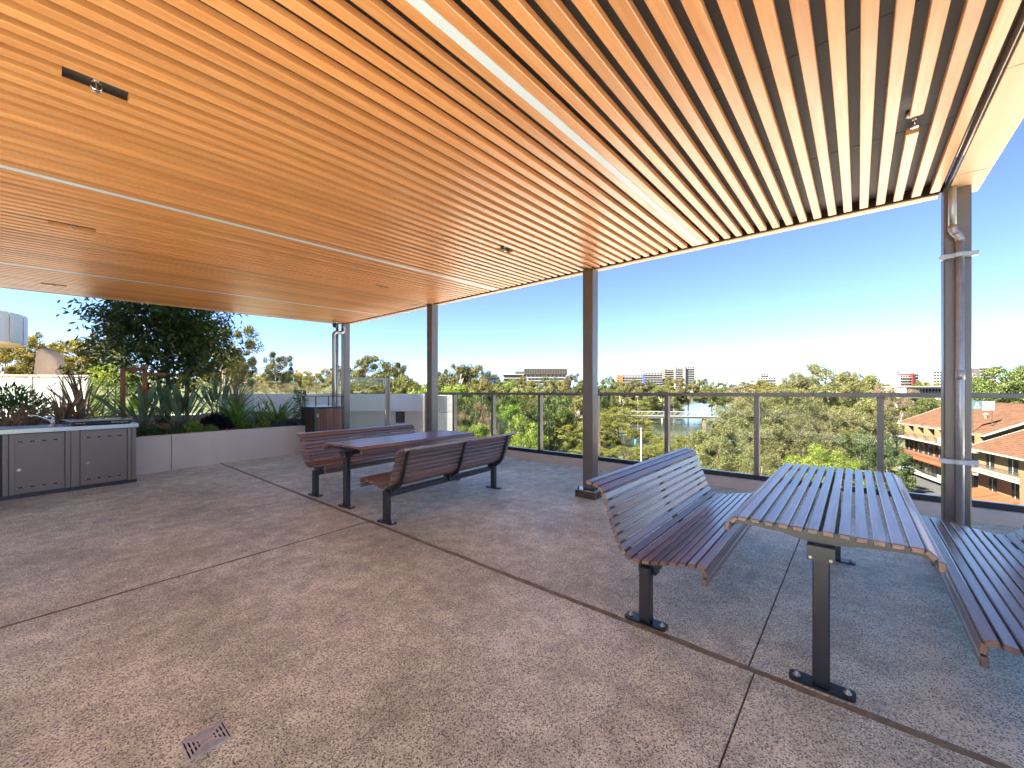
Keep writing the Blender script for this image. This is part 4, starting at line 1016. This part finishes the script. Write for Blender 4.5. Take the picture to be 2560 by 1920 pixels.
slope = [(1105, 925, 80, 150, 'gum'), (1140, 912, 90, 165, 'gum'), (1185, 910, 80, 170, 'gum'), (1215, 925, 70, 175, 'deep'), (1095, 950, 80, 120, 'dense'), (1150, 950, 100, 115, 'lime'), (1210, 945, 100, 130, 'gum'),
         (1265, 945, 90, 170, 'dense'), (1300, 940, 70, 210, 'gum'), (1330, 955, 90, 190, 'gum'), (1250, 965, 110, 130, 'dense'), (1310, 970, 110, 140, 'gum'), (1370, 935, 60, 240, 'deep'), (1400, 945, 70, 230, 'gum'), (1440, 935, 70, 220, 'gum'), (1460, 950, 80, 200, 'dense'),
         (1380, 965, 110, 160, 'deep'), (1130, 985, 90, 95, 'dense'), (1200, 985, 110, 90, 'deep'), (1270, 990, 110, 85, 'dense'), (1330, 995, 120, 90, 'deep'), (1390, 990, 110, 115, 'dense'), (1440, 985, 100, 150, 'gum'), (1160, 1035, 90, 72, 'deep'), (1240, 1040, 100, 74, 'deep'), (1310, 1045, 110, 70, 'deep'),
         (1100, 1000, 90, 80, 'deep'), (1225, 935, 60, 200, 'gum'), (1280, 958, 70, 155, 'lime'), (1350, 985, 80, 130, 'gum')]
row([q for q in slope if q[3] >= 165], 'in the back row behind the balustrade', Cg)
row([q for q in slope if 110 <= q[3] < 165], 'in the middle row behind the balustrade', Cg)
row([q for q in slope if q[3] < 110], 'in the front row behind the balustrade', Cg)
tree(1185, 1008, 62, 70, 'bare', 'grey leafless tree seen through the first full balustrade pane', None)
tree(1195, 1048, 75, 60, 'lime', 'bright green bushy tree below the grey leafless tree', None)
tree(1310, 1040, 70, 62, 'lime', 'bright green bushy tree left of the third balustrade post', None)
tree(1262, 1000, 70, 78, 'lime', 'yellow-green tree top between the second and third balustrade posts', None)
M_ = 'mangroves on the river bank'
tree(1395, 1042, 120, 112, 'mangrove', 'large rounded mangrove left of the middle column, lit gold', M_, 'mangrove')
tree(1450, 1055, 80, 110, 'mangrove', 'mangrove directly behind the middle column', M_, 'mangrove')
tree(1545, 1015, 170, 138, 'mangrove', 'largest rounded mangrove, in front of the footbridge', M_, 'mangrove')
tree(1500, 1030, 90, 130, 'mangrove', 'mangrove just right of the middle column, in front of the footbridge', M_, 'mangrove')
M1_ = []
for u, v, w_, d in ((1440, 1122, 110, 88), (1500, 1118, 100, 92), (1560, 1114, 100, 94), (1620, 1112, 90, 96), (1400, 1135, 100, 84), (1665, 1105, 80, 98)):
    M1_.append((u, v, w_, d, 'mangrove'))
row(M1_, 'in the low row along the near bank', 'near-bank mangrove row', 'mangrove')
M2_ = []
for u, v, w_, d in ((1690, 1085, 90, 118), (1735, 1090, 80, 112), (1650, 1092, 50, 120)):
    M2_.append((u, v, w_, d, 'mangrove'))
row(M2_, 'beside the open water', 'mangroves beside the open water', 'mangrove')
M3_ = []
for u, v, w_, d in ((1500, 1000, 120, 300), (1560, 994, 120, 310), (1620, 992, 110, 320), (1665, 998, 80, 300), (1590, 1000, 120, 270), (1530, 1003, 100, 260)):
    M3_.append((u, v, w_, d, 'mangrove'))
row(M3_, 'in the flat band beyond the footbridge', 'mangroves beyond the footbridge', 'mangrove')
K = 'she-oak trees across the park'
tree(1790, 1002, 200, 56, 'casuarina', 'feathery she-oak leaning over the river, left end of the she-oak group', K, 'she_oak')
tree(1870, 985, 180, 62, 'casround', 'feathery she-oak second from the river', K, 'she_oak')
tree(1950, 970, 190, 78, 'casround', 'tall she-oak left of the highest one', K, 'she_oak')
tree(2055, 905, 210, 98, 'casround', 'highest she-oak, its pointed crown against the sky', K, 'she_oak')
tree(1990, 930, 120, 105, 'casround', 'she-oak crown on the left shoulder of the highest one', K, 'she_oak')
tree(2010, 1030, 150, 58, 'casround', 'she-oak with pale trunk in front of the highest one', K, 'she_oak')
tree(1905, 1060, 150, 50, 'casuarina', 'lower she-oak behind the second balustrade post from the right', K, 'she_oak')
tree(2130, 945, 110, 110, 'casround', 'she-oak right of the highest one', K, 'she_oak')
tree(2100, 1010, 130, 80, 'casround', 'she-oak below and right of the highest one', K, 'she_oak')
tree(2175, 1005, 120, 86, 'gum', 'grey-green tree left of the brown roofed house', K)
tree(2240, 1010, 100, 96, 'gum', 'grey-green tree beside the far end of the brown roofed house', K)
tree(2150, 1070, 110, 60, 'deep', 'dark shaded tree behind the table, right of the she-oaks', K)
tree(2215, 1090, 100, 66, 'deep', 'dark shaded tree beside the house balconies', K)
tree(2050, 1112, 160, 36, 'lime', 'bright yellow-green rounded fig tree behind the near table', None, 'fig_tree', vbot=1260)
tree(2170, 933, 75, 140, 'gum', 'flat-topped gum tree on the skyline right of the she-oaks', None)
tree(2228, 950, 65, 130, 'bare', 'reddish leafless tree on the skyline left of the right-hand column', None)
tree(2290, 960, 70, 190, 'dense', 'dark rounded tree below the red and white flats', None)
tree(2335, 985, 70, 120, 'dense', 'dark tree behind the brown roof, left of the right-hand column', None)
tree(2520, 908, 170, 150, 'dense', 'large dense green tree at the right edge of the photo', 'trees at the right edge')
tree(2590, 915, 150, 140, 'dense', 'dense green tree cut off by the right edge of the photo', 'trees at the right edge')
tree(2455, 945, 60, 190, 'dense', 'small dark tree right of the right-hand column', 'trees at the right edge')
S = 'trees along the far bank skyline'; LS = 'distant tree in the skyline row right of the middle column'
far = [(1520, 942, 70, 250, 'dense'), (1550, 955, 60, 240, 'gum'), (1595, 948, 80, 280, 'gum'), (1635, 958, 70, 290, 'dense'), (1685, 940, 60, 320, 'gum'), (1655, 965, 90, 260, 'gum'), (1720, 962, 80, 330, 'gum'), (1755, 945, 60, 400, 'gum'), (1790, 955, 70, 420, 'gum'),
       (1825, 948, 50, 380, 'deep'), (1860, 955, 60, 450, 'gum'), (1900, 950, 70, 430, 'gum'), (1930, 958, 70, 380, 'gum'), (1780, 968, 90, 330, 'dense'), (1850, 965, 90, 340, 'bare'), (1900, 968, 90, 320, 'gum'), (1490, 958, 70, 230, 'deep'),
       (2360, 955, 70, 320, 'gum'), (2400, 960, 70, 300, 'gum'), (2300, 948, 50, 380, 'gum'), (2190, 958, 80, 300, 'gum'), (2250, 962, 70, 280, 'gum'), (2480, 955, 60, 260, 'gum')]
row(far, 'in the distant skyline row', S)
# far wood that reads as one mass along the skyline
rg = np.random.default_rng(99); CC = []; 
for k in range(900):
    u = rg.uniform(-300, 2900); d = rg.uniform(420, 1500); p = at_d(u, HY, d)
    if 1715 < u < 1830 and d < 950: continue
    g = ground_z(p[0], p[1]); CC.append((p[0], p[1], g, rg.uniform(9, 17), rg.uniform(7, 14)))
CC = np.array(CC); per = 110; n = len(CC)*per; ci = np.repeat(np.arange(len(CC)), per); d = rnd_dir(n, rg)
C = np.stack([CC[ci, 0]+d[:, 0]*CC[ci, 4]*.8, CC[ci, 1]+d[:, 1]*CC[ci, 4]*.8, CC[ci, 2]+CC[ci, 3]*(.55+.45*d[:, 2])], 1)
V, F = leaf_quads(C, rnd_dir(n, rg), d+rg.normal(size=(n, 3))*.4, rg.uniform(2, 4.5, n), rg.uniform(1.2, 2.6, n))
tag(inst('distant_woodland', np_mesh('distant_woodland', V, F, 'gum')), 'far-off olive woodland along the skyline', 'woodland', kind='stuff')
# ------------------------------------------------------------------ town materials
plain('roof_tile', (.085, .043, .028), .9, spec=.1, var=.25, scale=1.2, bump=.5, bscale=3)
plain('roof_tile_red', (.14, .048, .023), .9, spec=.1, var=.25, scale=1.5, bump=.5, bscale=3)
plain('brick_yellow', (.16, .10, .05), .9, var=.2, scale=3, bump=.3, bscale=14)
plain('brick_brown', (.15, .085, .045), .9, var=.25, scale=3, bump=.3, bscale=14)
plain('trim_white', (.28, .275, .26), .7, var=.06)
plain('dark_glass', (.012, .015, .02), .12, var=.2, spec=.8)
plain('conc_white', (.30, .285, .265), .8, var=.08, scale=.3)
plain('conc_brown', (.10, .075, .06), .8, var=.15, scale=.4)
plain('clad_dark', (.045, .04, .038), .6, var=.2, scale=.5)
plain('clad_orange', (.25, .10, .02), .7); plain('clad_blue', (.05, .09, .35), .6); plain('clad_red', (.10, .012, .012), .6)
plain('sign_teal', (.045, .09, .11), .5, var=.03); plain('sign_white', (.30, .30, .30), .5, var=.02)
plain('bridge_paint', (.20, .20, .195), .6, var=.1); plain('bridge_dark', (.12, .11, .10), .8, var=.2); plain('pier_conc', (.16, .10, .06), .9, var=.2, scale=.5)
plain('car_paint', (.3, .31, .32), .25, var=.03, coat=.6, spec=.6); plain('tyre', (.012, .012, .012), .8); plain('marker_green', (.02, .25, .12), .5)
# ------------------------------------------------------------------ houses with brown tiled roofs
AX = math.atan2(.28, .96)
def gable(name, loc, L, Wd, zg, ze, rise, lab, tile='roof_tile', wall='brick_yellow', over=.9, vents=(), fac=None):
    """block: local x along the ridge (away), y to the left; left facade at y=0, far end x=L"""
    h = empty(name, (loc[0], loc[1], 0), AX, lab, 'house')
    MB().box(0, L, -Wd, 0, zg, ze).build('wall', wall, h)
    for s in (0, L): MB().prism([(0, ze+.01), (-Wd, ze+.01), (-Wd/2, ze+rise-.15)], 'x', s-.12 if s else .02, s-.02 if s else .12).build('gable_wall', wall, h)
    ov = over; sl_ = rise/(Wd/2)
    rf = MB()
    for sgn in (1, -1):
        y0, z0 = (-Wd/2, ze+rise); y1, z1 = (-Wd/2+sgn*(Wd/2+ov), ze-ov*sl_)
        o = [(-ov, y0, z0), (L+ov, y0, z0), (L+ov, y1, z1), (-ov, y1, z1)]; t = .16
        vs = o+[(x, y, z-t) for x, y, z in o]
        rf.add(vs, [(0, 1, 2, 3) if sgn < 0 else (3, 2, 1, 0), (4, 5, 6, 7), (0, 1, 5, 4), (1, 2, 6, 5), (2, 3, 7, 6), (3, 0, 4, 7)])
    rf = rf.build('roof', tile, h)
    # tile courses stand slightly proud of one another on the visible slope
    nC = int((Wd/2+ov)/.42)
    for k in range(nC):
        q0 = (Wd/2+ov)*k/nC; q1 = (Wd/2+ov)*(k+1)/nC
        z0 = ze+rise-q0*sl_+.01; z1 = ze+rise-q1*sl_+.055
        MB().add([(-ov-.02, -Wd/2+q0, z0), (L+ov+.02, -Wd/2+q0, z0), (L+ov+.02, -Wd/2+q1+.02, z1), (-ov-.02, -Wd/2+q1+.02, z1), (-ov-.02, -Wd/2+q1+.02, z1-.06), (L+ov+.02, -Wd/2+q1+.02, z1-.06)], [(0, 3, 2, 1), (3, 4, 5, 2)]).build('tile_course', tile, rf)
    MB().box(-ov-.05, L+ov+.05, -Wd/2-.14, -Wd/2+.14, ze+rise-.02, ze+rise+.10).build('ridge_cap', tile, rf)
    MB().box(-ov, L+ov, ov-.02, ov+.12, ze-ov*sl_-.22, ze-ov*sl_-.02).build('gutter', 'trim_white', rf)
    for s in (-ov-.10, L+ov+.02):
        MB().prism([(ov, ze-ov*sl_-.20), (ov, ze-ov*sl_+.06), (-Wd/2, ze+rise+.08), (-Wd/2, ze+rise-.2)], 'x', s, s+.08).build('verge_board', 'trim_white', rf)
    for vx, q in vents:
        z = ze+rise-q*sl_; v = MB().cyl((vx, -Wd/2+q, z-.1), (vx, -Wd/2+q, z+.55), .16, n=8); v.lathe([(.34, .5), (.28, .75), (.05, .85)], 10, (vx, -Wd/2+q, z)); v.build('roof_vent', 'trim_white', rf)
    return h
def facade(h, L, floors, zb, hts, t0=0., proj=1.5, wind='dark_glass', awn=True):
    """balconies and windows on the left facade (y = 0 side)"""
    for f, (z, hh) in enumerate(zip(zb, hts)):
        nb = max(int((L-t0)/3.6), 1); bw = (L-t0)/nb
        MB().box(t0, L, .01, proj, z-.22, z).build('balcony_slab', 'trim_white', h)
        for k in range(nb):
            x0 = t0+k*bw
            w_ = MB().box(x0+.5, x0+bw-.5, .005, .06, z+.15, z+hh-.35).build('window', wind, h)
            MB().box(x0+bw/2-.04, x0+bw/2+.04, .061, .09, z+.15, z+hh-.35).build('mullion', 'trim_white', w_)
            if f == 0: MB().box(x0-.12, x0+.12, .01, proj-.1, z+.01, z+hh-.2).build('fin_wall', 'brick_yellow', h)
            r = MB()
            for j in range(9): r.box(x0+j*bw/9, x0+j*bw/9+.04, proj-.06, proj-.02, z, z+.95)
            r.box(x0, x0+bw, proj-.07, proj-.01, z+.95, z+1.0); r.build('balcony_rail', 'clad_dark', h)
    if awn:
        z = zb[1]+hts[1]-.1 if len(zb) > 1 else zb[0]
house_far = at_d(2263, HY, 84)
LA_ = 26.0; dA = np.array([.96, .28, 0]); nA = np.array([-.28, .96, 0])
oA = house_far-dA*LA_
hA = gable('brick_house', oA, LA_, 17, -15, -4.6, 4.0, 'long three-storey yellow brick house with brown tiled roof and balconies', vents=[(16, 6.0), (8, 5.0)])
facade(hA, LA_, 3, [-7.6, -10.9, -14.0], [3.0, 2.9, 2.8])
for k in range(6):
    x0 = .3+k*LA_/6; MB().prism([(0.02, -10.4), (2.3, -11.05), (2.3, -11.2), (.02, -10.6)], 'x', x0, x0+LA_/6-.12).build('awning', 'roof_tile_red', hA)
for k in range(4):
    x0 = 3.5+k*1.7; MB().box(x0, x0+1.5, 1.46, 1.52, -7.4, -6.5).build('balcony_banner', 'sign_white', hA)
    MB().box(x0, x0+1.5, 1.46, 1.52, -13.8, -12.9).build('balcony_banner', 'sign_white', hA)
oB = oA-dA*22+nA*2.2
hB = gable('brick_house', oB, 19.5, 19, -15, -6.4, 4.4, 'nearer yellow brick house with broad brown tiled roof, right of the column', vents=[(14, 2.5), (11, 4.2), (9, 6.6), (12, 8.0)])
for (x0, x1, z0, z1) in [(16.0, 17.6, -9.3, -7.2), (11.5, 13.2, -9.3, -7.2), (15.5, 17, -12.4, -10.6), (11.2, 12.6, -12.4, -10.4), (7.5, 9.3, -9.2, -7.2), (7.5, 9.3, -12.4, -10.4)]:
    w_ = MB().box(x0, x1, .01, .06, z0, z1).build('window', 'dark_glass', hB); MB().box((x0+x1)/2-.05, (x0+x1)/2+.05, .061, .09, z0, z1).build('mullion', 'trim_white', w_)
for z in (-9.6,):
    MB().box(6, 19.3, .01, 1.6, z-.25, z).build('balcony_slab', 'trim_white', hB)
    r = MB(); r.box(6, 19.3, 1.52, 1.58, z+.95, z+1.02)
    for j in range(60): r.box(6+j*.222, 6+j*.222+.04, 1.53, 1.57, z+.0, z+.95)
    r.build('balcony_rail', 'clad_dark', hB)
for x0 in (14.8, 10.2, 5.6):
    MB().prism([(0.02, -12.3), (3.2, -13.3), (3.2, -13.5), (.02, -12.55)], 'x', x0, x0+4.2).build('awning', 'roof_tile_red', hB)
    MB().box(x0-.05, x0+4.25, 3.201, 3.3, -13.55, -13.3).build('awning_gutter', 'trim_white', hB)
MB().box(2.0, 6.2, .02, 2.6, -15, -8.0).build('stair_tower', 'brick_brown', hB)
MB().tube([(6.6, 1.7, -15), (6.6, 1.7, -8.9), (6.5, 1.5, -8.5), (6.2, 1.2, -8.4)], .09, 8).build('downpipe', 'trim_white', hB)
ac = MB().cbox(7.2, 8.3, .62, 1.3, -11.9, -11.0, .04).build('air_conditioner', 'sign_white', hB); MB().cyl((7.55, 1.301, -11.45), (7.55, 1.32, -11.45), .3, n=16).build('fan_grille', 'clad_dark', ac)
oC = oA+dA*2-nA*21
gable('tiled_house', oC, 22, 16, -15, -2.6, 4.6, 'house with orange-red tiled roof behind the signboard', 'roof_tile_red', vents=[(9, 4.5)])
# signboard on the roof
sp = at_d(2457, 1013, 62); sg = empty('signboard', (sp[0], sp[1], sp[2]), TH-PI/2-.35, 'teal and white signboard standing above the brown roof', 'sign')
MB().box(-1.35, -.05, 0, .06, -.65, .65).build('teal_panel', 'sign_teal', sg); MB().box(-.049, 1.35, 0, .06, -.75, .62).build('white_panel', 'sign_white', sg)
MB().prism([(-.95, -.28), (-.72, .42), (-.58, .42), (-.38, -.28), (-.50, -.28), (-.56, -.08), (-.76, -.08), (-.82, -.28)], 'y', -.02, -.001).build('letter', 'sign_white', sg)
MB().box(-1.1, -.25, -.015, -.001, -.46, -.38).build('sign_text', 'sign_white', sg)
for k in range(3): MB().box(.2, 1.1-.15*k, -.015, -.001, .3-.22*k, .36-.22*k).build('sign_text', 'galvanised', sg)
for q in (-1.1, 1.1): MB().box(q-.05, q+.05, .061, .12, -4.5, .3).build('sign_post', 'clad_dark', sg)
# car park: asphalt, garden wall, cars
c0 = at_z(2240, 1215, -14.9); cp = MB().box(-9, 12, -9, 7, -.02, .06).build('car_park', 'asphalt', None, (c0[0], c0[1], -14.85), AX); tag(cp, kind='structure')
w0 = at_z(2170, 1190, -14.9); gw_ = empty('garden_wall', (w0[0], w0[1], -15), AX+.15, 'rendered garden wall in front of the park behind the near table', 'wall')
for k in range(5): MB().box(-4+k*3.0, -1.03+k*3.0, -.12, .12, 0, 2.3).build('wall_panel', 'brick_yellow', gw_)
def car(loc, rz, lab, mat='car_paint'):
    c = empty('parked_car', loc, rz, lab, 'car', 'cars parked below the house')
    body = [(-2.1, .35), (-2.15, .75), (-2.0, .95), (-1.1, 1.0), (-.5, 1.42), (.9, 1.45), (1.6, 1.02), (2.05, .95), (2.15, .6), (2.1, .35)]
    MB().prism(body, 'y', -.85, .85).build('body', mat, c)
    MB().prism([(-1.05, 1.01), (-.48, 1.38), (.85, 1.41), (1.45, 1.02)], 'y', -.86, .86).build('window', 'dark_glass', c)
    MB().prism([(-1.0, 1.06), (-.55, 1.37), (-.52, 1.36), (-.95, 1.04)], 'y', -.7, .7).build('windscreen', 'dark_glass', c)
    for sx in (-1.35, 1.35):
        for sy in (-.8, .8):
            wl = MB().cyl((sx, sy-.1, .33), (sx, sy+.1, .33), .33, n=16).build('wheel', 'tyre', c); MB().cyl((sx, sy*1.13+.0, .33), (sx, sy*1.135, .33), .19, n=12).build('rim', 'galvanised', wl)
    for sy in (-.6, .6): MB().box(-2.17, -2.1, sy-.15, sy+.15, .68, .82).build('headlight', 'sign_white', c)
q = at_z(2282, 1186, -14.8); car((q[0], q[1], -14.78), AX+.6, 'white car parked below the house balconies')
# ------------------------------------------------------------------ footbridge over the river
L0 = at_d(1345, HY, 236); L1 = at_d(1800, HY, 212); dv = L1-L0; BL = np.linalg.norm(dv[:2]); an = math.atan2(dv[1], dv[0])
fb = empty('footbridge', (L0[0], L0[1], -11.9), an, 'long pale steel truss footbridge across the river', 'bridge')
MB().box(0, BL, -1.6, 1.6, -.9, -.25).build('girder', 'bridge_dark', fb)
MB().box(0, BL, -1.8, 1.8, -.249, .05).build('deck', 'bridge_paint', fb)
nb = 34; st = BL/nb
for s in (-1, 1):
    for zz, nm in ((.3, 'lower_chord'), (2.6, 'upper_chord')): MB().box(0, BL, s*1.95-.12, s*1.95+.12, zz-.14, zz+.14).build(nm, 'bridge_paint', fb)
    for k in range(nb):
        MB().tube([(k*st, s*1.95, .3), (k*st+st/2, s*1.95, 2.6), (k*st+st, s*1.95, .3)], .09, 5).build('truss_brace', 'bridge_paint', fb)
    r = MB()
    for k in range(nb*4): r.box(k*st/4-.03, k*st/4+.03, s*1.75-.03, s*1.75+.03, -1.0, 1.3)
    r.build('railing', 'bridge_paint', fb)
for q in (.30, .62, .92): MB().cbox(BL*q-.8, BL*q+.8, -1.2, 1.2, -7, -.91, .05).build('pier', 'pier_conc', fb)
# path with railing beside the mangrove, lamp pole, channel marker
p0 = at_z(1270, 1092, -13.5); p1 = at_z(1338, 1078, -13.5); dv = p1-p0; an = math.atan2(dv[1], dv[0]); PL = np.linalg.norm(dv[:2])
bw_ = empty('boardwalk', (p0[0], p0[1], -13.5), an, 'pale boardwalk with curved railing beside the left mangrove', 'boardwalk')
MB().box(-12, PL+14, -1.2, 1.2, -.2, 0).build('deck', 'bridge_paint', bw_)
for k in range(22): MB().tube([(-12+k*2.0, 1.2, 0), (-12+k*2.0, 1.25, .7), (-11.8+k*2.0, .9, 1.1)], .05, 5).build('rail_post', 'trim_white', bw_)
MB().tube([(-12, 1.25, .75), (PL+14, 1.25, .75)], .04, 5).build('handrail', 'trim_white', bw_)
for k in range(6): MB().box(-11+k*7, -10.7+k*7, -.3, .3, -4, -.21).build('pile', 'bridge_dark', bw_)
pl = at_d(1603, HY, 60); lp = empty('light_pole', (pl[0], pl[1], -15), 0, 'slim pale pole standing in front of the mangroves', 'pole')
MB().tube([(0, 0, 0), (0, 0, EYE-(1075-HY)/FPX*60+15)], [.14, .10], 10).build('shaft', 'bridge_paint', lp); MB().lathe([(.16, 0), (.16, .25), (.05, .32)], 10, (0, 0, EYE-(1075-HY)/FPX*60+15)).build('cap', 'bridge_paint', lp)
pl = at_d(1588, HY, 118); cm = empty('channel_marker', (pl[0], pl[1], -16.4), 0, 'green topped white channel marker post in the river', 'marker')
MB().tube([(0, 0, -1), (0, 0, 1.6)], .16, 8).build('post', 'sign_white', cm); MB().tube([(0, 0, 1.61), (0, 0, 3.9)], .16, 8).build('topmark', 'marker_green', cm)
# ------------------------------------------------------------------ distant blocks
def block(root, x0, x1, z0, z1, dep, fl, nb, wall, glassm='dark_glass', y0=0., bal=True):
    """storeyed slab: walls, floor bands and windows as parts"""
    MB().box(x0, x1, y0, y0+dep, z0, z1).build('wall', wall, root)
    fh = (z1-z0)/fl; bw = (x1-x0)/nb
    wm = MB().box(-bw*.26, bw*.26, -.25, -.01, fh*.40, fh*.84).mesh('window', glassm)
    for f in range(fl):
        z = z0+f*fh
        if bal: MB().box(x0-.2, x1+.2, y0-1.3, y0-.02, z-.12, z+fh*.16).build('balcony', 'conc_white', root)
        for k in range(nb): inst('window', wm, root, (x0+(k+.5)*bw, y0, z))
def px(u, d): return (u-CX)/FPX*d
def pz(v, d): return EYE-(v-HY)/FPX*d
def town(name, d, lab, cat='building'):
    c = at_d(CX, HY, d); return empty(name, (c[0], c[1], 0), TH-PI/2, lab, cat)
d = 330; b = town('apartment_block', d, 'long stepped apartment block with dark flat top storeys, left of the middle column')
block(b, px(1318, d), px(1415, d), pz(968, d), pz(937, d), 14, 4, 10, 'conc_white'); 
MB().box(px(1310, d), px(1418, d), -1, 15, pz(936.8, d), pz(921.5, d)).build('dark_storey', 'clad_dark', b)
for k in range(26): xx = px(1311+k*4.15, d); MB().box(xx, xx+.35, -1.25, -1.01, pz(936, d), pz(922, d)).build('fin', 'conc_brown', b)
block(b, px(1258, d), px(1316, d), pz(972, d), pz(937, d), 12, 4, 7, 'conc_brown', y0=2)
MB().box(px(1288, d), px(1316, d), 2, 14, pz(936.5, d), pz(928, d)).build('penthouse', 'clad_dark', b); MB().box(px(1255, d), px(1318, d), .5, 15, pz(936.8, d), pz(935, d)).build('roof_slab', 'conc_white', b)
d = 480; b = town('apartment_tower', d, 'tall white banded apartment tower on the skyline right of the middle column')
block(b, px(1661, d), px(1684, d), pz(972, d), pz(923, d), 18, 9, 3, 'conc_brown'); block(b, px(1684.5, d), px(1704, d), pz(972, d), pz(918, d), 20, 10, 3, 'conc_white', y0=-3)
MB().box(px(1704.2, d), px(1709, d), -5, 14, pz(972, d), pz(916, d)).build('stair_core', 'conc_white', b); block(b, px(1709.2, d), px(1735, d), pz(972, d), pz(917, d), 18, 10, 4, 'conc_white', y0=-2)
for u in (1690, 1700, 1715, 1725): MB().box(px(u, d), px(u+4, d), 2, 6, pz(917, d), pz(914, d)).build('roof_plant', 'conc_white', b)
d = 470; b = town('apartment_block', d, 'row of pale apartments with orange and blue panels left of the tall tower')
block(b, px(1541, d), px(1608, d), pz(968, d), pz(937, d), 14, 5, 9, 'conc_white'); MB().box(px(1546, d), px(1556, d), -1.8, -1.35, pz(955, d), pz(938, d)).build('orange_panel', 'clad_orange', b)
MB().box(px(1606, d), px(1610, d), -1.9, 12, pz(960, d), pz(934, d)).build('blue_panel', 'clad_blue', b)
block(b, px(1611, d), px(1655, d), pz(970, d), pz(931, d), 16, 7, 6, 'conc_white', y0=-1)
d = 420; b = town('white_hall', d, 'small pale building among the trees left of the tall tower base'); block(b, px(1630, d), px(1700, d), pz(982, d), pz(972, d), 10, 2, 8, 'conc_white', bal=False)
d = 700; b = town('apartment_block', d, 'distant white apartment block on the skyline above the third pane from the right')
block(b, px(1893, d), px(1940, d), pz(968, d), pz(944, d), 20, 4, 7, 'conc_white'); block(b, px(1905, d), px(1925, d), pz(944, d), pz(933, d), 14, 2, 3, 'conc_white', y0=4)
d = 900; b = town('office_tower', d, 'slender distant blue-grey tower on the skyline right of the highest she-oak'); block(b, px(2131, d), px(2142, d), pz(965, d), pz(930, d), 12, 10, 3, 'zinc_clad', bal=False)
d = 800; b = town('office_tower', d, 'slender distant tower left of the red and white flats'); block(b, px(2241, d), px(2249, d), pz(965, d), pz(927, d), 10, 12, 2, 'zinc_clad', bal=False)
d = 380; b = town('flats', d, 'white flats with a red panel just left of the right-hand column')
block(b, px(2250, d), px(2275, d), pz(965, d), pz(938, d), 14, 4, 4, 'conc_white'); MB().box(px(2276.5, d), px(2281, d), -2, 12, pz(965, d), pz(933, d)).build('red_panel', 'clad_red', b); block(b, px(2283.3, d), px(2297, d), pz(965, d), pz(935, d), 14, 4, 2, 'clad_dark')
d = 420; b = town('flats', d, 'plain white flats seen against the right-hand column'); block(b, px(2333, d), px(2356, d), pz(965, d), pz(928, d), 14, 5, 3, 'conc_white', bal=False)
d = 420; b = town('flats', d, 'grey banded flats on the skyline right of the right-hand column'); block(b, px(2405, d), px(2440, d), pz(965, d), pz(934, d), 12, 4, 4, 'conc_white'); block(b, px(2450, d), px(2474, d), pz(965, d), pz(920, d), 14, 6, 3, 'clad_dark'); block(b, px(2475, d), px(2492, d), pz(965, d), pz(918, d), 14, 6, 2, 'conc_white')
d = 170; b = town('warehouse', d, 'low white flat-roofed building behind the brown roofs, left of the right-hand column'); block(b, px(2265, d), px(2360, d), pz(995, d), pz(968, d), 14, 1, 12, 'conc_white', bal=False); MB().box(px(2262, d), px(2363, d), -1, 15, pz(967.8, d), pz(965.5, d)).build('roof', 'conc_white', b)
d = 180; b = town('warehouse', d, 'low white building behind the brown roofs, right of the right-hand column'); block(b, px(2400, d), px(2470, d), pz(1000, d), pz(967, d), 14, 1, 8, 'conc_white', bal=False); MB().box(px(2398, d), px(2472, d), -1, 15, pz(966.8, d), pz(964, d)).build('roof', 'conc_white', b)
d = 150; b = town('shop', d, 'small blue and white shop beside the traffic behind the park'); block(b, px(2242, d), px(2285, d), pz(1020, d), pz(1008, d), 8, 1, 6, 'sign_white', bal=False); MB().box(px(2240, d), px(2287, d), -.5, 9, pz(1007.5, d), pz(1004, d)).build('roof', 'roof_tile_red', b); MB().box(px(2243, d), px(2284, d), -.4, -.26, pz(1012, d), pz(1009, d)).build('fascia', 'clad_blue', b)
d = 160; b = town('dark_roof_house', d, 'roof terrace house half hidden by trees above the left balustrade'); block(b, px(1205, d), px(1240, d), pz(960, d), pz(945, d), 8, 2, 5, 'zinc_clad', bal=False); MB().box(px(1200, d), px(1248, d), -1.5, 9, pz(944.5, d), pz(942.5, d)).build('roof', 'clad_dark', b)
